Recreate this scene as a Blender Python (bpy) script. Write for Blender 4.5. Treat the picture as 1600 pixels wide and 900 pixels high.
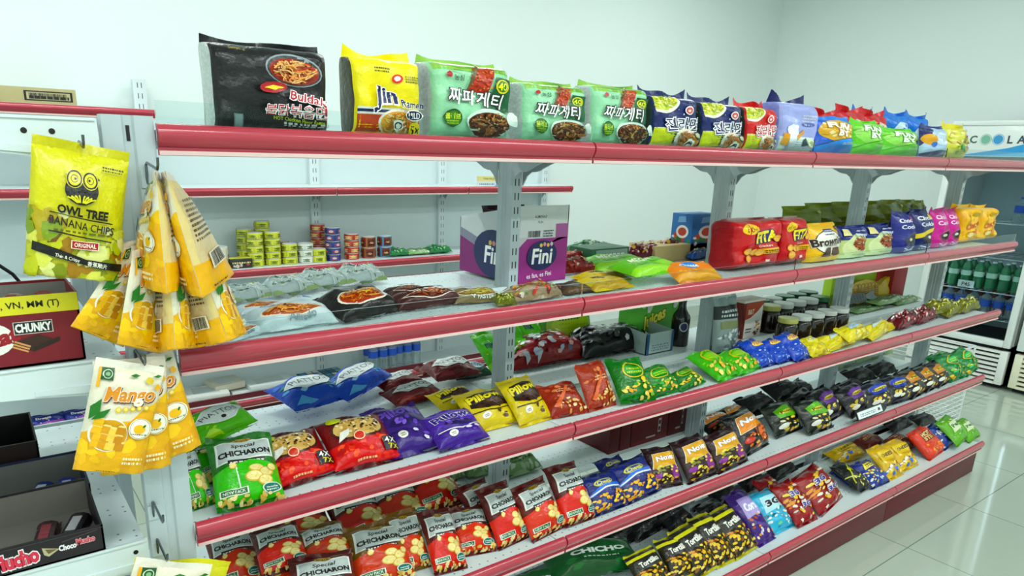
import bpy, bmesh, math, random
from math import sin, cos, pi, radians, sqrt
from mathutils import Vector, Matrix
from mathutils.geometry import tessellate_polygon
for o in list(bpy.data.objects): bpy.data.objects.remove(o, do_unlink=True)
SC = bpy.context.scene
COL = SC.collection
# ------------------------------------------------------------------ camera
CAM = Vector((-0.24947, -1.17327, 1.45429)); YAW, PITCH, ROLL = 0.63652, 0.29102, 0.03045
FPX, PPX, PPY = 1099.18, 754.97, 564.08
_fw = Vector((sin(YAW)*cos(PITCH), cos(YAW)*cos(PITCH), -sin(PITCH)))
_r = Vector((cos(YAW), -sin(YAW), 0)); _u = _r.cross(_fw)
_rr = cos(ROLL)*_r + sin(ROLL)*_u; _uu = -sin(ROLL)*_r + cos(ROLL)*_u
cd = bpy.data.cameras.new('camera'); co = bpy.data.objects.new('camera', cd); COL.objects.link(co)
M = Matrix((_rr, _uu, -_fw)).transposed().to_4x4(); M.translation = CAM
co.matrix_world = M
cd.sensor_fit = 'HORIZONTAL'; cd.sensor_width = 36; cd.lens = FPX/1600*36
cd.shift_x = (800-PPX)/1600; cd.shift_y = (PPY-450)/1600; cd.clip_start = 0.02
SC.camera = co
def on(u, v, x=None, y=None, z=None):          # the point of the place seen at a photo pixel, on a plane
    d = _fw + _rr*((u-PPX)/FPX) - _uu*((v-PPY)/FPX)
    t = (x-CAM.x)/d.x if x is not None else (y-CAM.y)/d.y if y is not None else (z-CAM.z)/d.z
    return CAM + d*t
def ray(u, v): return _fw + _rr*((u-PPX)/FPX) - _uu*((v-PPY)/FPX)
# ------------------------------------------------------------------ view, world, ceiling lamps
SC.view_settings.view_transform = 'Standard'; SC.view_settings.look = 'None'
SC.view_settings.gamma = 1; SC.view_settings.exposure = 0.0; SC.view_settings.use_curve_mapping = False
W = bpy.data.worlds.new('world'); SC.world = W; W.use_nodes = True
W.node_tree.nodes['Background'].inputs[0].default_value = (.85, 1, .98, 1); W.node_tree.nodes['Background'].inputs[1].default_value = .25
LAMP_POWER = 16; LAMP_COL = (.95, 1, .98)
CEIL = 3.0
LAMPS = [(x, y) for y in (-2.7, -1.45, 1.6) for x in (-1.8, 0.1, 2.0, 4.1)]
# ------------------------------------------------------------------ materials
def hexc(h):
    h = h.lstrip('#'); c = [int(h[i:i+2], 16)/255 for i in (0, 2, 4)]
    return tuple(x/12.92 if x <= .04045 else ((x+.055)/1.055)**2.4 for x in c) + (1,)
MATS = {}
def mat(name, col='#ffffff', rough=.4, metal=0, coat=0, spec=.5, bump=0, bscale=40, bdist=.003, vary=0, alpha=1, trans=0, ior=1.45, emit=0):
    key = (name, col, rough, metal, coat, bump, bscale, vary, alpha, trans, emit)
    if key in MATS: return MATS[key]
    m = bpy.data.materials.new(name); m.use_nodes = True; nt = m.node_tree; b = nt.nodes['Principled BSDF']
    c = hexc(col); I = b.inputs
    I['Base Color'].default_value = c; I['Roughness'].default_value = rough; I['Metallic'].default_value = metal
    I['Coat Weight'].default_value = coat; I['Coat Roughness'].default_value = .12; I['Specular IOR Level'].default_value = spec
    I['Alpha'].default_value = alpha; I['Transmission Weight'].default_value = trans; I['IOR'].default_value = ior
    if emit: I['Emission Color'].default_value = c; I['Emission Strength'].default_value = emit
    tc = nt.nodes.new('ShaderNodeTexCoord')
    n = nt.nodes.new('ShaderNodeTexNoise'); n.inputs['Scale'].default_value = bscale; n.inputs['Detail'].default_value = 3
    nt.links.new(tc.outputs['Object'], n.inputs['Vector'])
    if bump:
        bp = nt.nodes.new('ShaderNodeBump'); bp.inputs['Strength'].default_value = bump; bp.inputs['Distance'].default_value = bdist
        nt.links.new(n.outputs['Fac'], bp.inputs['Height']); nt.links.new(bp.outputs['Normal'], I['Normal'])
    if vary:
        mx = nt.nodes.new('ShaderNodeMix'); mx.data_type = 'RGBA'
        mx.inputs[6].default_value = tuple(x*(1-vary) for x in c[:3])+(1,); mx.inputs[7].default_value = tuple(min(1, x*(1+vary)) for x in c[:3])+(1,)
        nt.links.new(n.outputs['Fac'], mx.inputs[0]); nt.links.new(mx.outputs[2], I['Base Color'])
    MATS[key] = m
    return m
def rich(h):      # printed film inks: deeper and fuller than paper
    r, g, b, _ = hexc(h); l = .25*r+.6*g+.15*b; q = [max(0, l+(x-l)*1.18) for x in (r, g, b)]; q = [min(1, x**1.13) for x in q]
    return '#'+''.join('%02x' % round(255*(12.92*x if x <= .0031308 else 1.055*x**(1/2.4)-.055)) for x in q)
def film(c): return mat('film_'+c[1:], rich(c), rough=.3, coat=.16, spec=.4, bump=.5, bscale=45, bdist=.008)
def card(c): return mat('card_'+c[1:], c, rough=.45, bump=.05, bscale=80)
def tin(c): return mat('tin_'+c[1:], c, rough=.3, coat=.3, vary=.04)
def mesh_nodes(m):
    nt = m.node_tree
    return nt, nt.nodes, nt.links, nt.nodes['Principled BSDF']
# ------------------------------------------------------------------ mesh collector
class MB:
    def __init__(s): s.v = []; s.f = []; s.mi = []; s.mats = []
    def m(s, mt):
        if mt not in s.mats: s.mats.append(mt)
        return s.mats.index(mt)
    def add(s, vs, fs, mt):
        k = len(s.v); s.v += [tuple(v) for v in vs]; i = s.m(mt)
        s.f += [tuple(k+j for j in f) for f in fs]; s.mi += [i]*len(fs); return s
    def box(s, x0, y0, z0, x1, y1, z1, mt, c=0):
        if c:      # chamfered box
            bm = bmesh.new(); bmesh.ops.create_cube(bm, size=1)
            for v in bm.verts: v.co = Vector(((x0+x1)/2+v.co.x*(x1-x0), (y0+y1)/2+v.co.y*(y1-y0), (z0+z1)/2+v.co.z*(z1-z0)))
            bmesh.ops.bevel(bm, geom=bm.edges[:], offset=c, segments=2, affect='EDGES', profile=.5)
            return s.bm(bm, mt)
        return s.add([(x0,y0,z0),(x1,y0,z0),(x1,y1,z0),(x0,y1,z0),(x0,y0,z1),(x1,y0,z1),(x1,y1,z1),(x0,y1,z1)],
                     [(0,3,2,1),(4,5,6,7),(0,1,5,4),(1,2,6,5),(2,3,7,6),(3,0,4,7)], mt)
    def bm(s, bm, mt):
        bm.verts.ensure_lookup_table(); bm.verts.index_update()
        s.add([v.co[:] for v in bm.verts], [[v.index for v in f.verts] for f in bm.faces], mt); bm.free(); return s
    def prism(s, poly, fn, t0, t1, mt):      # poly in 2D, fn(a, b, t) -> 3D
        n = len(poly); vs = [fn(a, b, t0) for a, b in poly]+[fn(a, b, t1) for a, b in poly]
        fs = [(i, (i+1) % n, n+(i+1) % n, n+i) for i in range(n)]
        tr = tessellate_polygon([[Vector((a, b, 0)) for a, b in poly]])
        fs += [tuple(t) for t in tr]+[tuple(n+i for i in reversed(t)) for t in tr]
        return s.add(vs, fs, mt)
    def tube(s, pts, r, mt, n=8, closed=False):
        pts = [Vector(p) for p in pts]; vs = []; fs = []; N = len(pts); up = None
        for i, p in enumerate(pts):
            a = pts[(i-1) % N] if (i or closed) else p; b = pts[(i+1) % N] if (i < N-1 or closed) else p
            d = (b-a).normalized()
            if up is None: up = d.orthogonal().normalized()
            up = (up-d*up.dot(d)); up = up.normalized() if up.length > 1e-6 else d.orthogonal().normalized()
            w = d.cross(up)
            vs += [p+(up*cos(2*pi*k/n)+w*sin(2*pi*k/n))*r for k in range(n)]
        for i in range(N if closed else N-1):
            j = (i+1) % N
            fs += [(i*n+k, i*n+(k+1) % n, j*n+(k+1) % n, j*n+k) for k in range(n)]
        if not closed: fs += [tuple(reversed(range(n))), tuple((N-1)*n+k for k in range(n))]
        return s.add(vs, fs, mt)
    def lathe(s, prof, mt, n=24, o=(0,0,0)):   # prof: (r, z, optional material of the band above)
        k = len(prof); vs = []; 
        for r, z, *_ in prof: vs += [(o[0]+r*cos(2*pi*a/n), o[1]+r*sin(2*pi*a/n), o[2]+z) for a in range(n)]
        base = len(s.v); s.v += vs
        for i in range(k-1):
            mm = s.m(prof[i][2] if len(prof[i]) > 2 else mt)
            for a in range(n):
                s.f.append((base+i*n+a, base+i*n+(a+1) % n, base+(i+1)*n+(a+1) % n, base+(i+1)*n+a)); s.mi.append(mm)
        s.f.append(tuple(base+a for a in reversed(range(n)))); s.mi.append(s.m(prof[0][2] if len(prof[0]) > 2 else mt))
        s.f.append(tuple(base+(k-1)*n+a for a in range(n))); s.mi.append(s.m(prof[-2][2] if len(prof[-2]) > 2 else mt))
        return s
    def mesh(s, name, smooth=35):
        me = bpy.data.meshes.new(name); me.from_pydata(s.v, [], s.f)
        for m in s.mats: me.materials.append(m)
        me.polygons.foreach_set('material_index', s.mi)
        if smooth:
            me.polygons.foreach_set('use_smooth', [True]*len(s.f)); me.update(); me.set_sharp_from_angle(angle=radians(smooth))
        me.update(); return me
    def build(s, name, parent=None, loc=None, smooth=35):
        return link(name, s.mesh(name, smooth), parent, loc)
def link(name, me, parent=None, loc=None):
    o = bpy.data.objects.new(name, me); COL.objects.link(o)
    if parent: o.parent = parent
    if loc: o.location = loc
    return o
def tag(o, label, cat, group=None, kind=None):
    if label: o['label'] = label
    if cat: o['category'] = cat
    if group: o['group'] = group
    if kind: o['kind'] = kind
    return o
def struct(o): o['kind'] = 'structure'; return o
def empty(name, loc=(0,0,0), rz=0):
    o = bpy.data.objects.new(name, None); COL.objects.link(o); o.location = loc; o.rotation_euler = (0, 0, rz); o.empty_display_size = .05
    return o
def clone(o):
    c = o.copy(); COL.objects.link(c)
    for ch in o.children:
        d = ch.copy(); COL.objects.link(d); d.parent = c
        for g in ch.children:
            e = g.copy(); COL.objects.link(e); e.parent = d
    return c
# ================================================================== the room
wall_m = mat('painted_wall', '#eaf4f2', rough=.55, bump=.03, bscale=150)
ceil_m = mat('ceiling_paint', '#f2f6f5', rough=.7)
# polished tiles
fl_m = mat('floor_tiles', '#cfd8cf', rough=.07, coat=.3)
nt, N, L, B = mesh_nodes(fl_m)
tc = N.new('ShaderNodeTexCoord'); br = N.new('ShaderNodeTexBrick'); br.offset = 0; br.squash = 1
br.inputs['Scale'].default_value = 1; br.inputs['Mortar Size'].default_value = .0022; br.inputs['Mortar Smooth'].default_value = .1
br.inputs['Brick Width'].default_value = .6; br.inputs['Row Height'].default_value = .6
br.inputs['Color1'].default_value = hexc('#b3bfb0'); br.inputs['Color2'].default_value = hexc('#bac6b7'); br.inputs['Mortar'].default_value = hexc('#7d8a7e')
mp = N.new('ShaderNodeMapping'); mp.inputs['Location'].default_value = (.42, .2, 0)
L.new(tc.outputs['Object'], mp.inputs['Vector']); L.new(mp.outputs['Vector'], br.inputs['Vector']); L.new(br.outputs['Color'], B.inputs['Base Color'])
X0, X1, Y0, Y1 = -3.2, 6.02, -4.2, 2.93
struct(MB().box(X0-.1, Y0-.1, -.08, X1+.1, Y1+.1, 0, fl_m).build('floor'))
struct(MB().box(X0-.1, Y0-.1, CEIL, X1+.1, Y1+.1, CEIL+.08, ceil_m).build('ceiling'))
struct(MB().box(X0-.1, Y1, 0, X1+.1, Y1+.1, CEIL, wall_m).build('wall_back'))
struct(MB().box(X1, Y0, 0, X1+.1, Y1, CEIL, wall_m).build('wall_right'))
struct(MB().box(X0-.1, Y0, 0, X0, Y1, CEIL, wall_m).build('wall_left'))
struct(MB().box(X0-.1, Y0-.1, 0, X1+.1, Y0, CEIL, wall_m).build('wall_front'))
struct(MB().box(X0, Y1-.012, 0, X1, Y1, .1, mat('skirting', '#cfd8cf', rough=.2)).build('baseboard_back'))
# ceiling lamps: housing, two tubes, and the light they give
lm_h = mat('lamp_housing', '#e9edec', rough=.35); lm_t = mat('lamp_tube', '#f2fffb', rough=.4, emit=9)
for i, (x, y) in enumerate(LAMPS):
    e = empty('ceiling_lamp', (x, y, CEIL)); tag(e, 'white twin-tube batten lamp mounted on the ceiling', 'ceiling lamp', 'ceiling lamps')
    MB().box(-.62, -.09, -.05, .62, .09, 0, lm_h, .006).build('housing', e)
    for sy in (-.045, .045):
        MB().tube([(-.6, sy, -.068), (.6, sy, -.068)], .013, lm_t, 10).build('tube', e)
    ld = bpy.data.lights.new('lamp_light', 'AREA'); ld.shape = 'RECTANGLE'; ld.size = 1.2; ld.size_y = .14
    ld.energy = LAMP_POWER; ld.color = LAMP_COL
    lo = bpy.data.objects.new('lamp_light', ld); COL.objects.link(lo); lo.parent = e; lo.location = (0, 0, -.085)
# ================================================================== shelving metal
white_m = mat('shelf_white', '#dbe8ea', rough=.32, coat=.2)
rail_m = mat('rail_red', '#b42b40', rough=.27, coat=.75)
railw_m = mat('rail_lower_lip', '#e3c3bf', rough=.3, coat=.3)
kick_m = mat('kick_red', '#631420', rough=.5, coat=0)
grey_m = mat('upright_grey', '#b9c6cb', rough=.35, coat=.15)
brk_m = mat('bracket_grey', '#a9b6bb', rough=.4)
dark_m = mat('dark_gap', '#191a1c', rough=.6)
guard_m = mat('clear_guard', '#e9f5f3', rough=.03, trans=1, ior=1.12, spec=.4)
def slot_mat(base, axis='X', pitch=.035, half=.0055, name='slotted_upright'):
    m = mat(name+axis, base, rough=.35, coat=.15)
    nt, N, L, B = mesh_nodes(m)
    tc = N.new('ShaderNodeTexCoord'); sp = N.new('ShaderNodeSeparateXYZ'); L.new(tc.outputs['Object'], sp.inputs[0])
    def mth(op, a, b=None):
        n = N.new('ShaderNodeMath'); n.operation = op
        for k, q in enumerate((a, b)):
            if q is None: continue
            if isinstance(q, (int, float)): n.inputs[k].default_value = q
            else: L.new(q, n.inputs[k])
        return n.outputs[0]
    md = mth('MODULO', mth('ADD', sp.outputs['Z'], 5), pitch); inz = mth('LESS_THAN', md, pitch*.5)
    ab = mth('ABSOLUTE', sp.outputs[axis]); inx = mth('LESS_THAN', mth('ABSOLUTE', mth('SUBTRACT', ab, half)), .0018)
    f = mth('MULTIPLY', inz, inx)
    mx = N.new('ShaderNodeMix'); mx.data_type = 'RGBA'; mx.inputs[6].default_value = hexc(base); mx.inputs[7].default_value = hexc('#22282b')
    L.new(f, mx.inputs[0]); L.new(mx.outputs[2], B.inputs['Base Color'])
    return m
slot_m = slot_mat('#b9c6cb'); slotw_m = slot_mat('#d3dfe2', pitch=.05, half=.009, name='slotted_white')
def perf_mat():
    m = mat('perforated_shelf', '#dfecee', rough=.3, coat=.2)
    nt, N, L, B = mesh_nodes(m)
    tc = N.new('ShaderNodeTexCoord'); sp = N.new('ShaderNodeSeparateXYZ'); L.new(tc.outputs['Object'], sp.inputs[0])
    def mth(op, a, b):
        n = N.new('ShaderNodeMath'); n.operation = op
        for k, q in enumerate((a, b)):
            if isinstance(q, (int, float)): n.inputs[k].default_value = q
            else: L.new(q, n.inputs[k])
        return n.outputs[0]
    dx = mth('SUBTRACT', mth('MODULO', mth('ADD', sp.outputs['X'], 9), .025), .0125)
    dy = mth('SUBTRACT', mth('MODULO', mth('ADD', sp.outputs['Y'], 9), .1), .05)
    dy2 = mth('SUBTRACT', mth('MODULO', mth('ADD', sp.outputs['Y'], 9.0215), .1), .05)
    r1 = mth('ADD', mth('MULTIPLY', dx, dx), mth('MULTIPLY', dy, dy)); r2 = mth('ADD', mth('MULTIPLY', dx, dx), mth('MULTIPLY', dy2, dy2))
    f = mth('LESS_THAN', mth('MINIMUM', r1, r2), .0022**2)
    mx = N.new('ShaderNodeMix'); mx.data_type = 'RGBA'; mx.inputs[6].default_value = hexc('#dfecee'); mx.inputs[7].default_value = hexc('#66757a')
    L.new(f, mx.inputs[0]); L.new(mx.outputs[2], B.inputs['Base Color'])
    return m
perf_m = perf_mat()
# price rail section in (outward, up), outward is away from the shelf
RAIL = [(-.003, .0458)]+[(-.004+.0155*cos(radians(t)), .0305+.0155*sin(radians(t))) for t in (80, 68, 56, 44, 32, 20, 8, -4, -16, -28, -38)]+[(.0055, .0135), (.001, .0115), (.001, .0085), (.004, .0075), (.004, .001), (.001, 0), (-.003, 0)]
rails_fine = []
def smooth_rail(k=1.0):
    return [(a, b*k) for a, b in RAIL]
def rail(parent, x0, x1, y, z, sgn=-1, h=1.0, name='price_rail'):
    mb = MB()
    mb.prism(smooth_rail(h), lambda a, b, t: (t, y+sgn*a, z+b), x0+.0025, x1-.0025, rail_m)
    mb.prism([(.0002, -.0005), (.0046, .0005), (.0046, .0068), (.0002, .0068)], lambda a, b, t: (t, y+sgn*a, z+b), x0+.003, x1-.003, railw_m)
    return mb.build(name, parent, smooth=50)
WB = .9; ZL = [1.433, 1.085, .769, .4505, .129]; SURF = [z+d for z, d in zip(ZL, (.036, .021, .021, .021, .031))]; YB, PY = .56, .29
G = empty('shelving_gondola', (0, 0, 0)); tag(G, 'long double-sided white shelving gondola with red price rails, open through the middle', 'shelving')
for i in range(5):
    x = i*WB
    u = MB(); z1 = 1.446
    # front and back slotted faces, ribbed flanks
    poly = [(-.015, -.03), (.015, -.03), (.015, -.012), (.0125, -.009), (.0125, -.003), (.015, 0), (.0125, .003), (.0125, .009), (.015, .012), (.015, .03),
            (-.015, .03), (-.015, .012), (-.0125, .009), (-.0125, .003), (-.015, 0), (-.0125, -.003), (-.0125, -.009), (-.015, -.012)]
    u.prism(poly, lambda a, b, t: (a, b, t), 0, z1, slot_m)
    u.build('upright', G, (x, PY, 0))
def gusset(parent, x, y0, y1, ztop, h):      # curved cantilever bracket from the upright (y0) out to y1
    n = 14; pts = []
    for k in range(n+1):
        t = k/n; pts.append((y0+(y1-y0)*t, ztop-h*((1-t)**2.2*(1-.25*sin(pi*min(1, t*4)))+.10)))
    poly = pts+[(y1, ztop), (y0, ztop)]
    mb = MB(); mb.prism(poly, lambda a, b, t: (t, a, b), x-.002, x+.002, brk_m)
    return mb.build('bracket', parent)
for L_, (zb, zs) in enumerate(zip(ZL, SURF)):
    base = L_ == 4
    for i in range(4):
        x0, x1 = i*WB, (i+1)*WB
        for side in (-1, 1):
            yo = (0 if side < 0 else YB); yf = yo+side*(.064 if base else 0)       # front edge
            yi = PY+side*.026
            s = MB(); a, b = sorted((yf-side*.002, yi))
            s.box(x0+.002, a, zs-.016, x1-.002, b, zs, perf_m)
            yr = yi; s.box(x0+.02, min(yr, yr+side*.003), zs, x1-.02, max(yr, yr+side*.003), zs+.007, white_m)
            so = s.build('base_deck' if base else 'shelf', G)
            # rails hang on the front edge
            if side < 0 or base or L_ == 1: r = rail(so, x0, x1, yf, zb-(.023 if side > 0 and not base else 0), side)
            else: MB().box(x0+.002, yf-.003, zs-.034, x1-.002, yf, zs-.0005, white_m).build('folded_edge', so)
            if not base:
                for xx in (x0+.018, x1-.018):
                                        gusset(so, xx, PY+side*.03, yf-side*(.03 if L_ == 0 else .05), zs-.016, .075 if L_ == 0 else .05)
                if side < 0 and L_ in (0, 1):
                    MB().box(x0+.004, yf+.004, zs, x1-.004, yf+.0065, zb+.078, guard_m).build('edge_guard', so)
for i in range(4):
    for side in (-1, 1):
        y = -.049 if side < 0 else YB+.049
        k = MB(); k.box(i*WB+.0015, min(y, y-side*.016), .004, (i+1)*WB-.0015, max(y, y-side*.016), .15, kick_m, .002)
        k.build('kick_panel', G)
for side, y in ((-1, -.049), (1, YB+.049)):
    MB().box(3.6, min(y, PY), .004, 3.604, max(y, PY), .13, kick_m).build('end_panel', G)
# ================================================================== end unit across the near end of the gondola
E_ = empty('end_shelving', (0, 0, 0)); tag(E_, 'grey-white end shelving unit across the near end of the gondola, pouches hung on its upright', 'shelving')
for y in (.015, .655):
    u = MB()
    poly = [(-.070, -.013), (-.066, -.015), (-.044, -.015), (-.041, -.011), (-.030, -.011), (-.027, -.015), (-.004, -.015), (0, -.013), (0, .015), (-.07, .015)]
    u.prism(poly, lambda a, b, t: (a, b, t), 0, 1.488, grey_m)
    uo = u.build('upright', E_, (0, y, 0))
    MB().box(-.0385, -.0118, 1.452, -.0335, -.0108, 1.474, dark_m).build('notch', uo)
for zs, dep in ((1.478, .42), (1.128, .42), (.805, .42), (.45, .42), (.17, .46)):
    s = MB(); s.box(-.07-dep, .02, zs-.022, -.078, .65, zs, perf_m)
    so = s.build('shelf', E_)
    for y in (.004, .664):
        p = MB(); p.prism([(-.075, zs+.004), (-.075, zs-.058), (-.2, zs-.045), (-.07-dep, zs-.026), (-.07-dep, zs+.004)], lambda a, b, t: (a, t, b), y-.001, y+.002, white_m)
        p.prism([(-.075, zs-.036), (-.075, zs-.052), (-.2, zs-.0415), (-.2, zs-.034)], lambda a, b, t: (a, t, b), y-.004, y-.001, white_m)
        p.box(-.07-dep, y-.004, zs, -.078, y, zs+.004, white_m)
        for hx in (-.088, -.13, -.16):
            p.lathe([(.0032, 0), (.0032, .0018)], dark_m, 12) if False else None
        po = p.build('side_plate', so)
        hol = MB()
        for hx in (-.095,) if zs < 1.4 else (-.132, -.165):
            hol.prism([(hx+.004*cos(2*pi*k/12), zs-.016+.004*sin(2*pi*k/12)) for k in range(12)], lambda a, b, t: (a, t, b), y-.0016, y-.0005, dark_m)
        hol.build('screw_hole', po)
# ================================================================== wall unit behind
WU = empty('wall_shelving', (0, 0, 0)); tag(WU, 'white shelving unit with red price rails standing along the back wall', 'shelving')
UX = [.555-.9, .555, 1.455, 2.345, 3.235]; YW0, YW1 = 2.55, 2.86
for x in UX:
    MB().box(-.03, -.015, 0, .03, .03, 1.74 if x < 1 else 1.56, slotw_m, .002).build('upright', WU, (x, YW1, 0))
for i in range(4):
    MB().box(UX[i], YW1+.012, 0, UX[i+1], YW1+.02, 1.57, mat('back_panel', '#d4e2e4', rough=.4)).build('back_panel', WU)
WZ = [1.545, 1.188, .768, .41, .045]; WSURF = [z+.046 for z in WZ]
for L_, (zb, zs) in enumerate(zip(WZ, WSURF)):
    for i in range(4):
        if L_ == 0 and i > 0: continue
        x0, x1 = UX[i]+.001, UX[i+1]-.001
        s = MB(); s.box(x0, YW0, zs-.022, x1, YW1+.01, zs, white_m); so = s.build('shelf', WU)
        rail(so, x0, x1, YW0, zb, -1)
        for xx in (x0+.02, x1-.02):
            if L_ < 4: gusset(so, xx, YW1-.015, YW0+.05, zs-.022, .07)
    if L_ == 4:
        for i in range(4):
            MB().box(UX[i]+.001, YW0+.02, .003, UX[i+1]-.001, YW0+.03, .12, kick_m).build('kick_panel', WU)
# ================================================================== printed art: flat shapes in a panel (0..1, 0..1), laid on a surface
_TX = {}
def text_mesh(txt, bold=0, shear=0, space=1):
    key = (txt, bold, shear, space)
    if key not in _TX:
        c = bpy.data.curves.new('lettering', 'FONT'); c.body = txt; c.offset = bold; c.shear = shear; c.space_character = space; c.resolution_u = 2
        o = bpy.data.objects.new('lettering', c); COL.objects.link(o)
        dg = bpy.context.evaluated_depsgraph_get(); ev = o.evaluated_get(dg); me = ev.to_mesh()
        _TX[key] = ([tuple(v.co[:2]) for v in me.vertices], [tuple(p.vertices) for p in me.polygons])
        ev.to_mesh_clear(); bpy.data.objects.remove(o, do_unlink=True); bpy.data.curves.remove(c)
    return _TX[key]
class Art:
    def __init__(s, w, h, mf=film): s.w = w; s.h = h; s.mf = mf; s.L = []     # entries: verts(0..1), faces, material
    def poly(s, pts, c):
        if len(pts) > 4:
            tr = tessellate_polygon([[Vector((a, b, 0)) for a, b in pts]])
            s.L.append((pts, [tuple(t) for t in tr], c))
        else: s.L.append((pts, [tuple(range(len(pts)))], c))
        return s
    def R(s, x0, y0, x1, y1, c): return s.poly([(x0,y0),(x1,y0),(x1,y1),(x0,y1)], c)
    def E(s, cx, cy, rx, ry, c, rot=0, n=22, a0=0, a1=2*pi):      # radii in panel widths
        k = s.w/s.h; full = abs(a1-a0-2*pi) < 1e-6; pts = []
        for i in range(n+(0 if full else 1)):
            t = a0+(a1-a0)*i/n; x = rx*cos(t); y = ry*sin(t)
            pts.append((cx+x*cos(rot)-y*sin(rot), cy+(x*sin(rot)+y*cos(rot))*k))
        return s.poly(pts, c)
    def ring(s, cx, cy, r0, r1, c, n=26):
        k = s.w/s.h
        v = [(cx+r*cos(2*pi*i/n), cy+r*sin(2*pi*i/n)*k) for r in (r0, r1) for i in range(n)]
        s.L.append((v, [(i, (i+1) % n, n+(i+1) % n, n+i) for i in range(n)], c)); return s
    def line(s, pts, wd, c):                      # a stroke, width in panel widths
        k = s.w/s.h; P = [Vector((a, b/k, 0)) for a, b in pts]; v = []; 
        for i, p in enumerate(P):
            d = (P[min(i+1, len(P)-1)]-P[max(i-1, 0)]).normalized(); n = Vector((-d.y, d.x, 0))*wd/2
            v += [((p+n).x, (p+n).y*k), ((p-n).x, (p-n).y*k)]
        s.L.append((v, [(2*i, 2*i+1, 2*i+3, 2*i+2) for i in range(len(P)-1)], c)); return s
    def T(s, txt, cx, cy, h, c, maxw=None, bold=.012, shear=0, rot=0, stroke=None, space=1, tall=1, shadow=None):
        def put(b, col, dx=0, dy=0):
            v, f = text_mesh(txt, b, shear, space)
            if not v: return
            v0, _ = text_mesh(txt, 0, shear, space)
            x0, x1 = min(a for a, _ in v0), max(a for a, _ in v0); y0, y1 = min(b_ for _, b_ in v0), max(b_ for _, b_ in v0)
            sc = h*s.h/max(.01, y1-y0); kx = 1
            if maxw and sc*(x1-x0) > maxw*s.w: kx = maxw*s.w/(sc*(x1-x0))
            out = []
            for a, b_ in v:
                X = (a-(x0+x1)/2)*sc*kx; Y = (b_-(y0+y1)/2)*sc*tall
                out.append((cx+dx+(X*cos(rot)-Y*sin(rot))/s.w, cy+dy+(X*sin(rot)+Y*cos(rot))/s.h))
            s.L.append((out, f, col))
        if shadow: put(bold+.03, shadow, .012, -.012)
        if stroke: put(bold+stroke[1], stroke[0])
        put(bold, c); return s
    def S(s, seed, n, x0, y0, x1, y1, r, cols, asp=.7, inside=None):
        R_ = random.Random(seed)
        for i in range(n):
            for _ in range(12):
                a, b = R_.uniform(x0, x1), R_.uniform(y0, y1)
                if not inside or ((a-inside[0])/inside[2])**2+((b-inside[1])/inside[3])**2 < 1: break
            rr = r*R_.uniform(.6, 1.25); k = s.w/s.h; t0 = R_.uniform(0, 6.28); m = R_.choice((5, 6, 7)); ro = R_.uniform(0, 3.14)
            pts = []
            for j in range(m):
                t = t0+2*pi*j/m; q = rr*R_.uniform(.75, 1.15); x = q*cos(t); y = q*asp*sin(t)
                pts.append((a+x*cos(ro)-y*sin(ro), b+(x*sin(ro)+y*cos(ro))*k))
            s.poly(pts, R_.choice(cols))
        return s
    def N(s, seed, n, cx, cy, rx, ry, cols, wd=.012):      # noodles in an oval; ry in panel widths too
        R_ = random.Random(seed); k = s.w/s.h
        for i in range(n):
            t = R_.uniform(0, 6.28); q = sqrt(R_.random())*.8; x, y = q*cos(t), q*sin(t); d = R_.uniform(0, 6.28); pts = []
            for j in range(6):
                if x*x+y*y < 1: pts.append((cx+x*rx, cy+y*ry*k))
                d += R_.uniform(-.75, .75); x += .14*cos(d); y += .14*sin(d)
            if len(pts) > 2: s.line(pts, wd, R_.choice(cols))
        return s
    def bars(s, x0, y0, x1, y1, c='#1c1c1c', seed=1, n=18):
        R_ = random.Random(seed); x = x0; st = (x1-x0)/n
        while x < x1: 
            wd = st*R_.uniform(.3, .8); s.R(x, y0, min(x1, x+wd), y1, c); x += st
        return s
    def small(s, x0, y0, x1, y1, n, c, seed=3):     # lines of print too fine to read
        R_ = random.Random(seed); st = (y1-y0)/n
        for i in range(n):
            x = x0; y = y0+i*st
            while x < x1-.01:
                wd = R_.uniform(.02, .07)*(x1-x0)*2; s.R(x, y, min(x1, x+wd), y+st*.5, c); x += wd+.02*(x1-x0)*2
        return s
    def lay(s, mb, fn, xs=(), ys=(), off=.00025, step=.00007):
        """cut the shapes along the panel's grid lines and lay them through fn(a, b, offset)"""
        bm = bmesh.new()
        layer = bm.verts.layers.float.new('o')
        for k, (v, f, c) in enumerate(s.L):
            mi = mb.m(s.mf(c)) if isinstance(c, str) else mb.m(c)
            bv = []
            for a, b in v:
                q = bm.verts.new((min(.998, max(.002, a)), min(.998, max(.002, b)), 0)); q[layer] = off+step*k; bv.append(q)
            for ff in f:
                try: bf = bm.faces.new([bv[j] for j in ff]); bf.material_index = mi
                except ValueError: pass
        for axis, ls in ((0, xs), (1, ys)):
            for t in ls:
                if .002 < t < .998:
                    pc = (t, 0, 0) if axis == 0 else (0, t, 0); pn = (1, 0, 0) if axis == 0 else (0, 1, 0)
                    ge = bm.faces[:]+bm.edges[:]+bm.verts[:]
                    bmesh.ops.bisect_plane(bm, geom=ge, dist=1e-6, plane_co=pc, plane_no=pn)
        bm.normal_update(); base = len(mb.v); bm.verts.index_update()
        for q in bm.verts: mb.v.append(tuple(fn(q.co.x, q.co.y, q[layer])))
        for f in bm.faces:
            ix = [base+q.index for q in f.verts]
            if f.normal.z < 0: ix.reverse()
            mb.f.append(tuple(ix)); mb.mi.append(f.material_index)
        bm.free(); return mb
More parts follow.
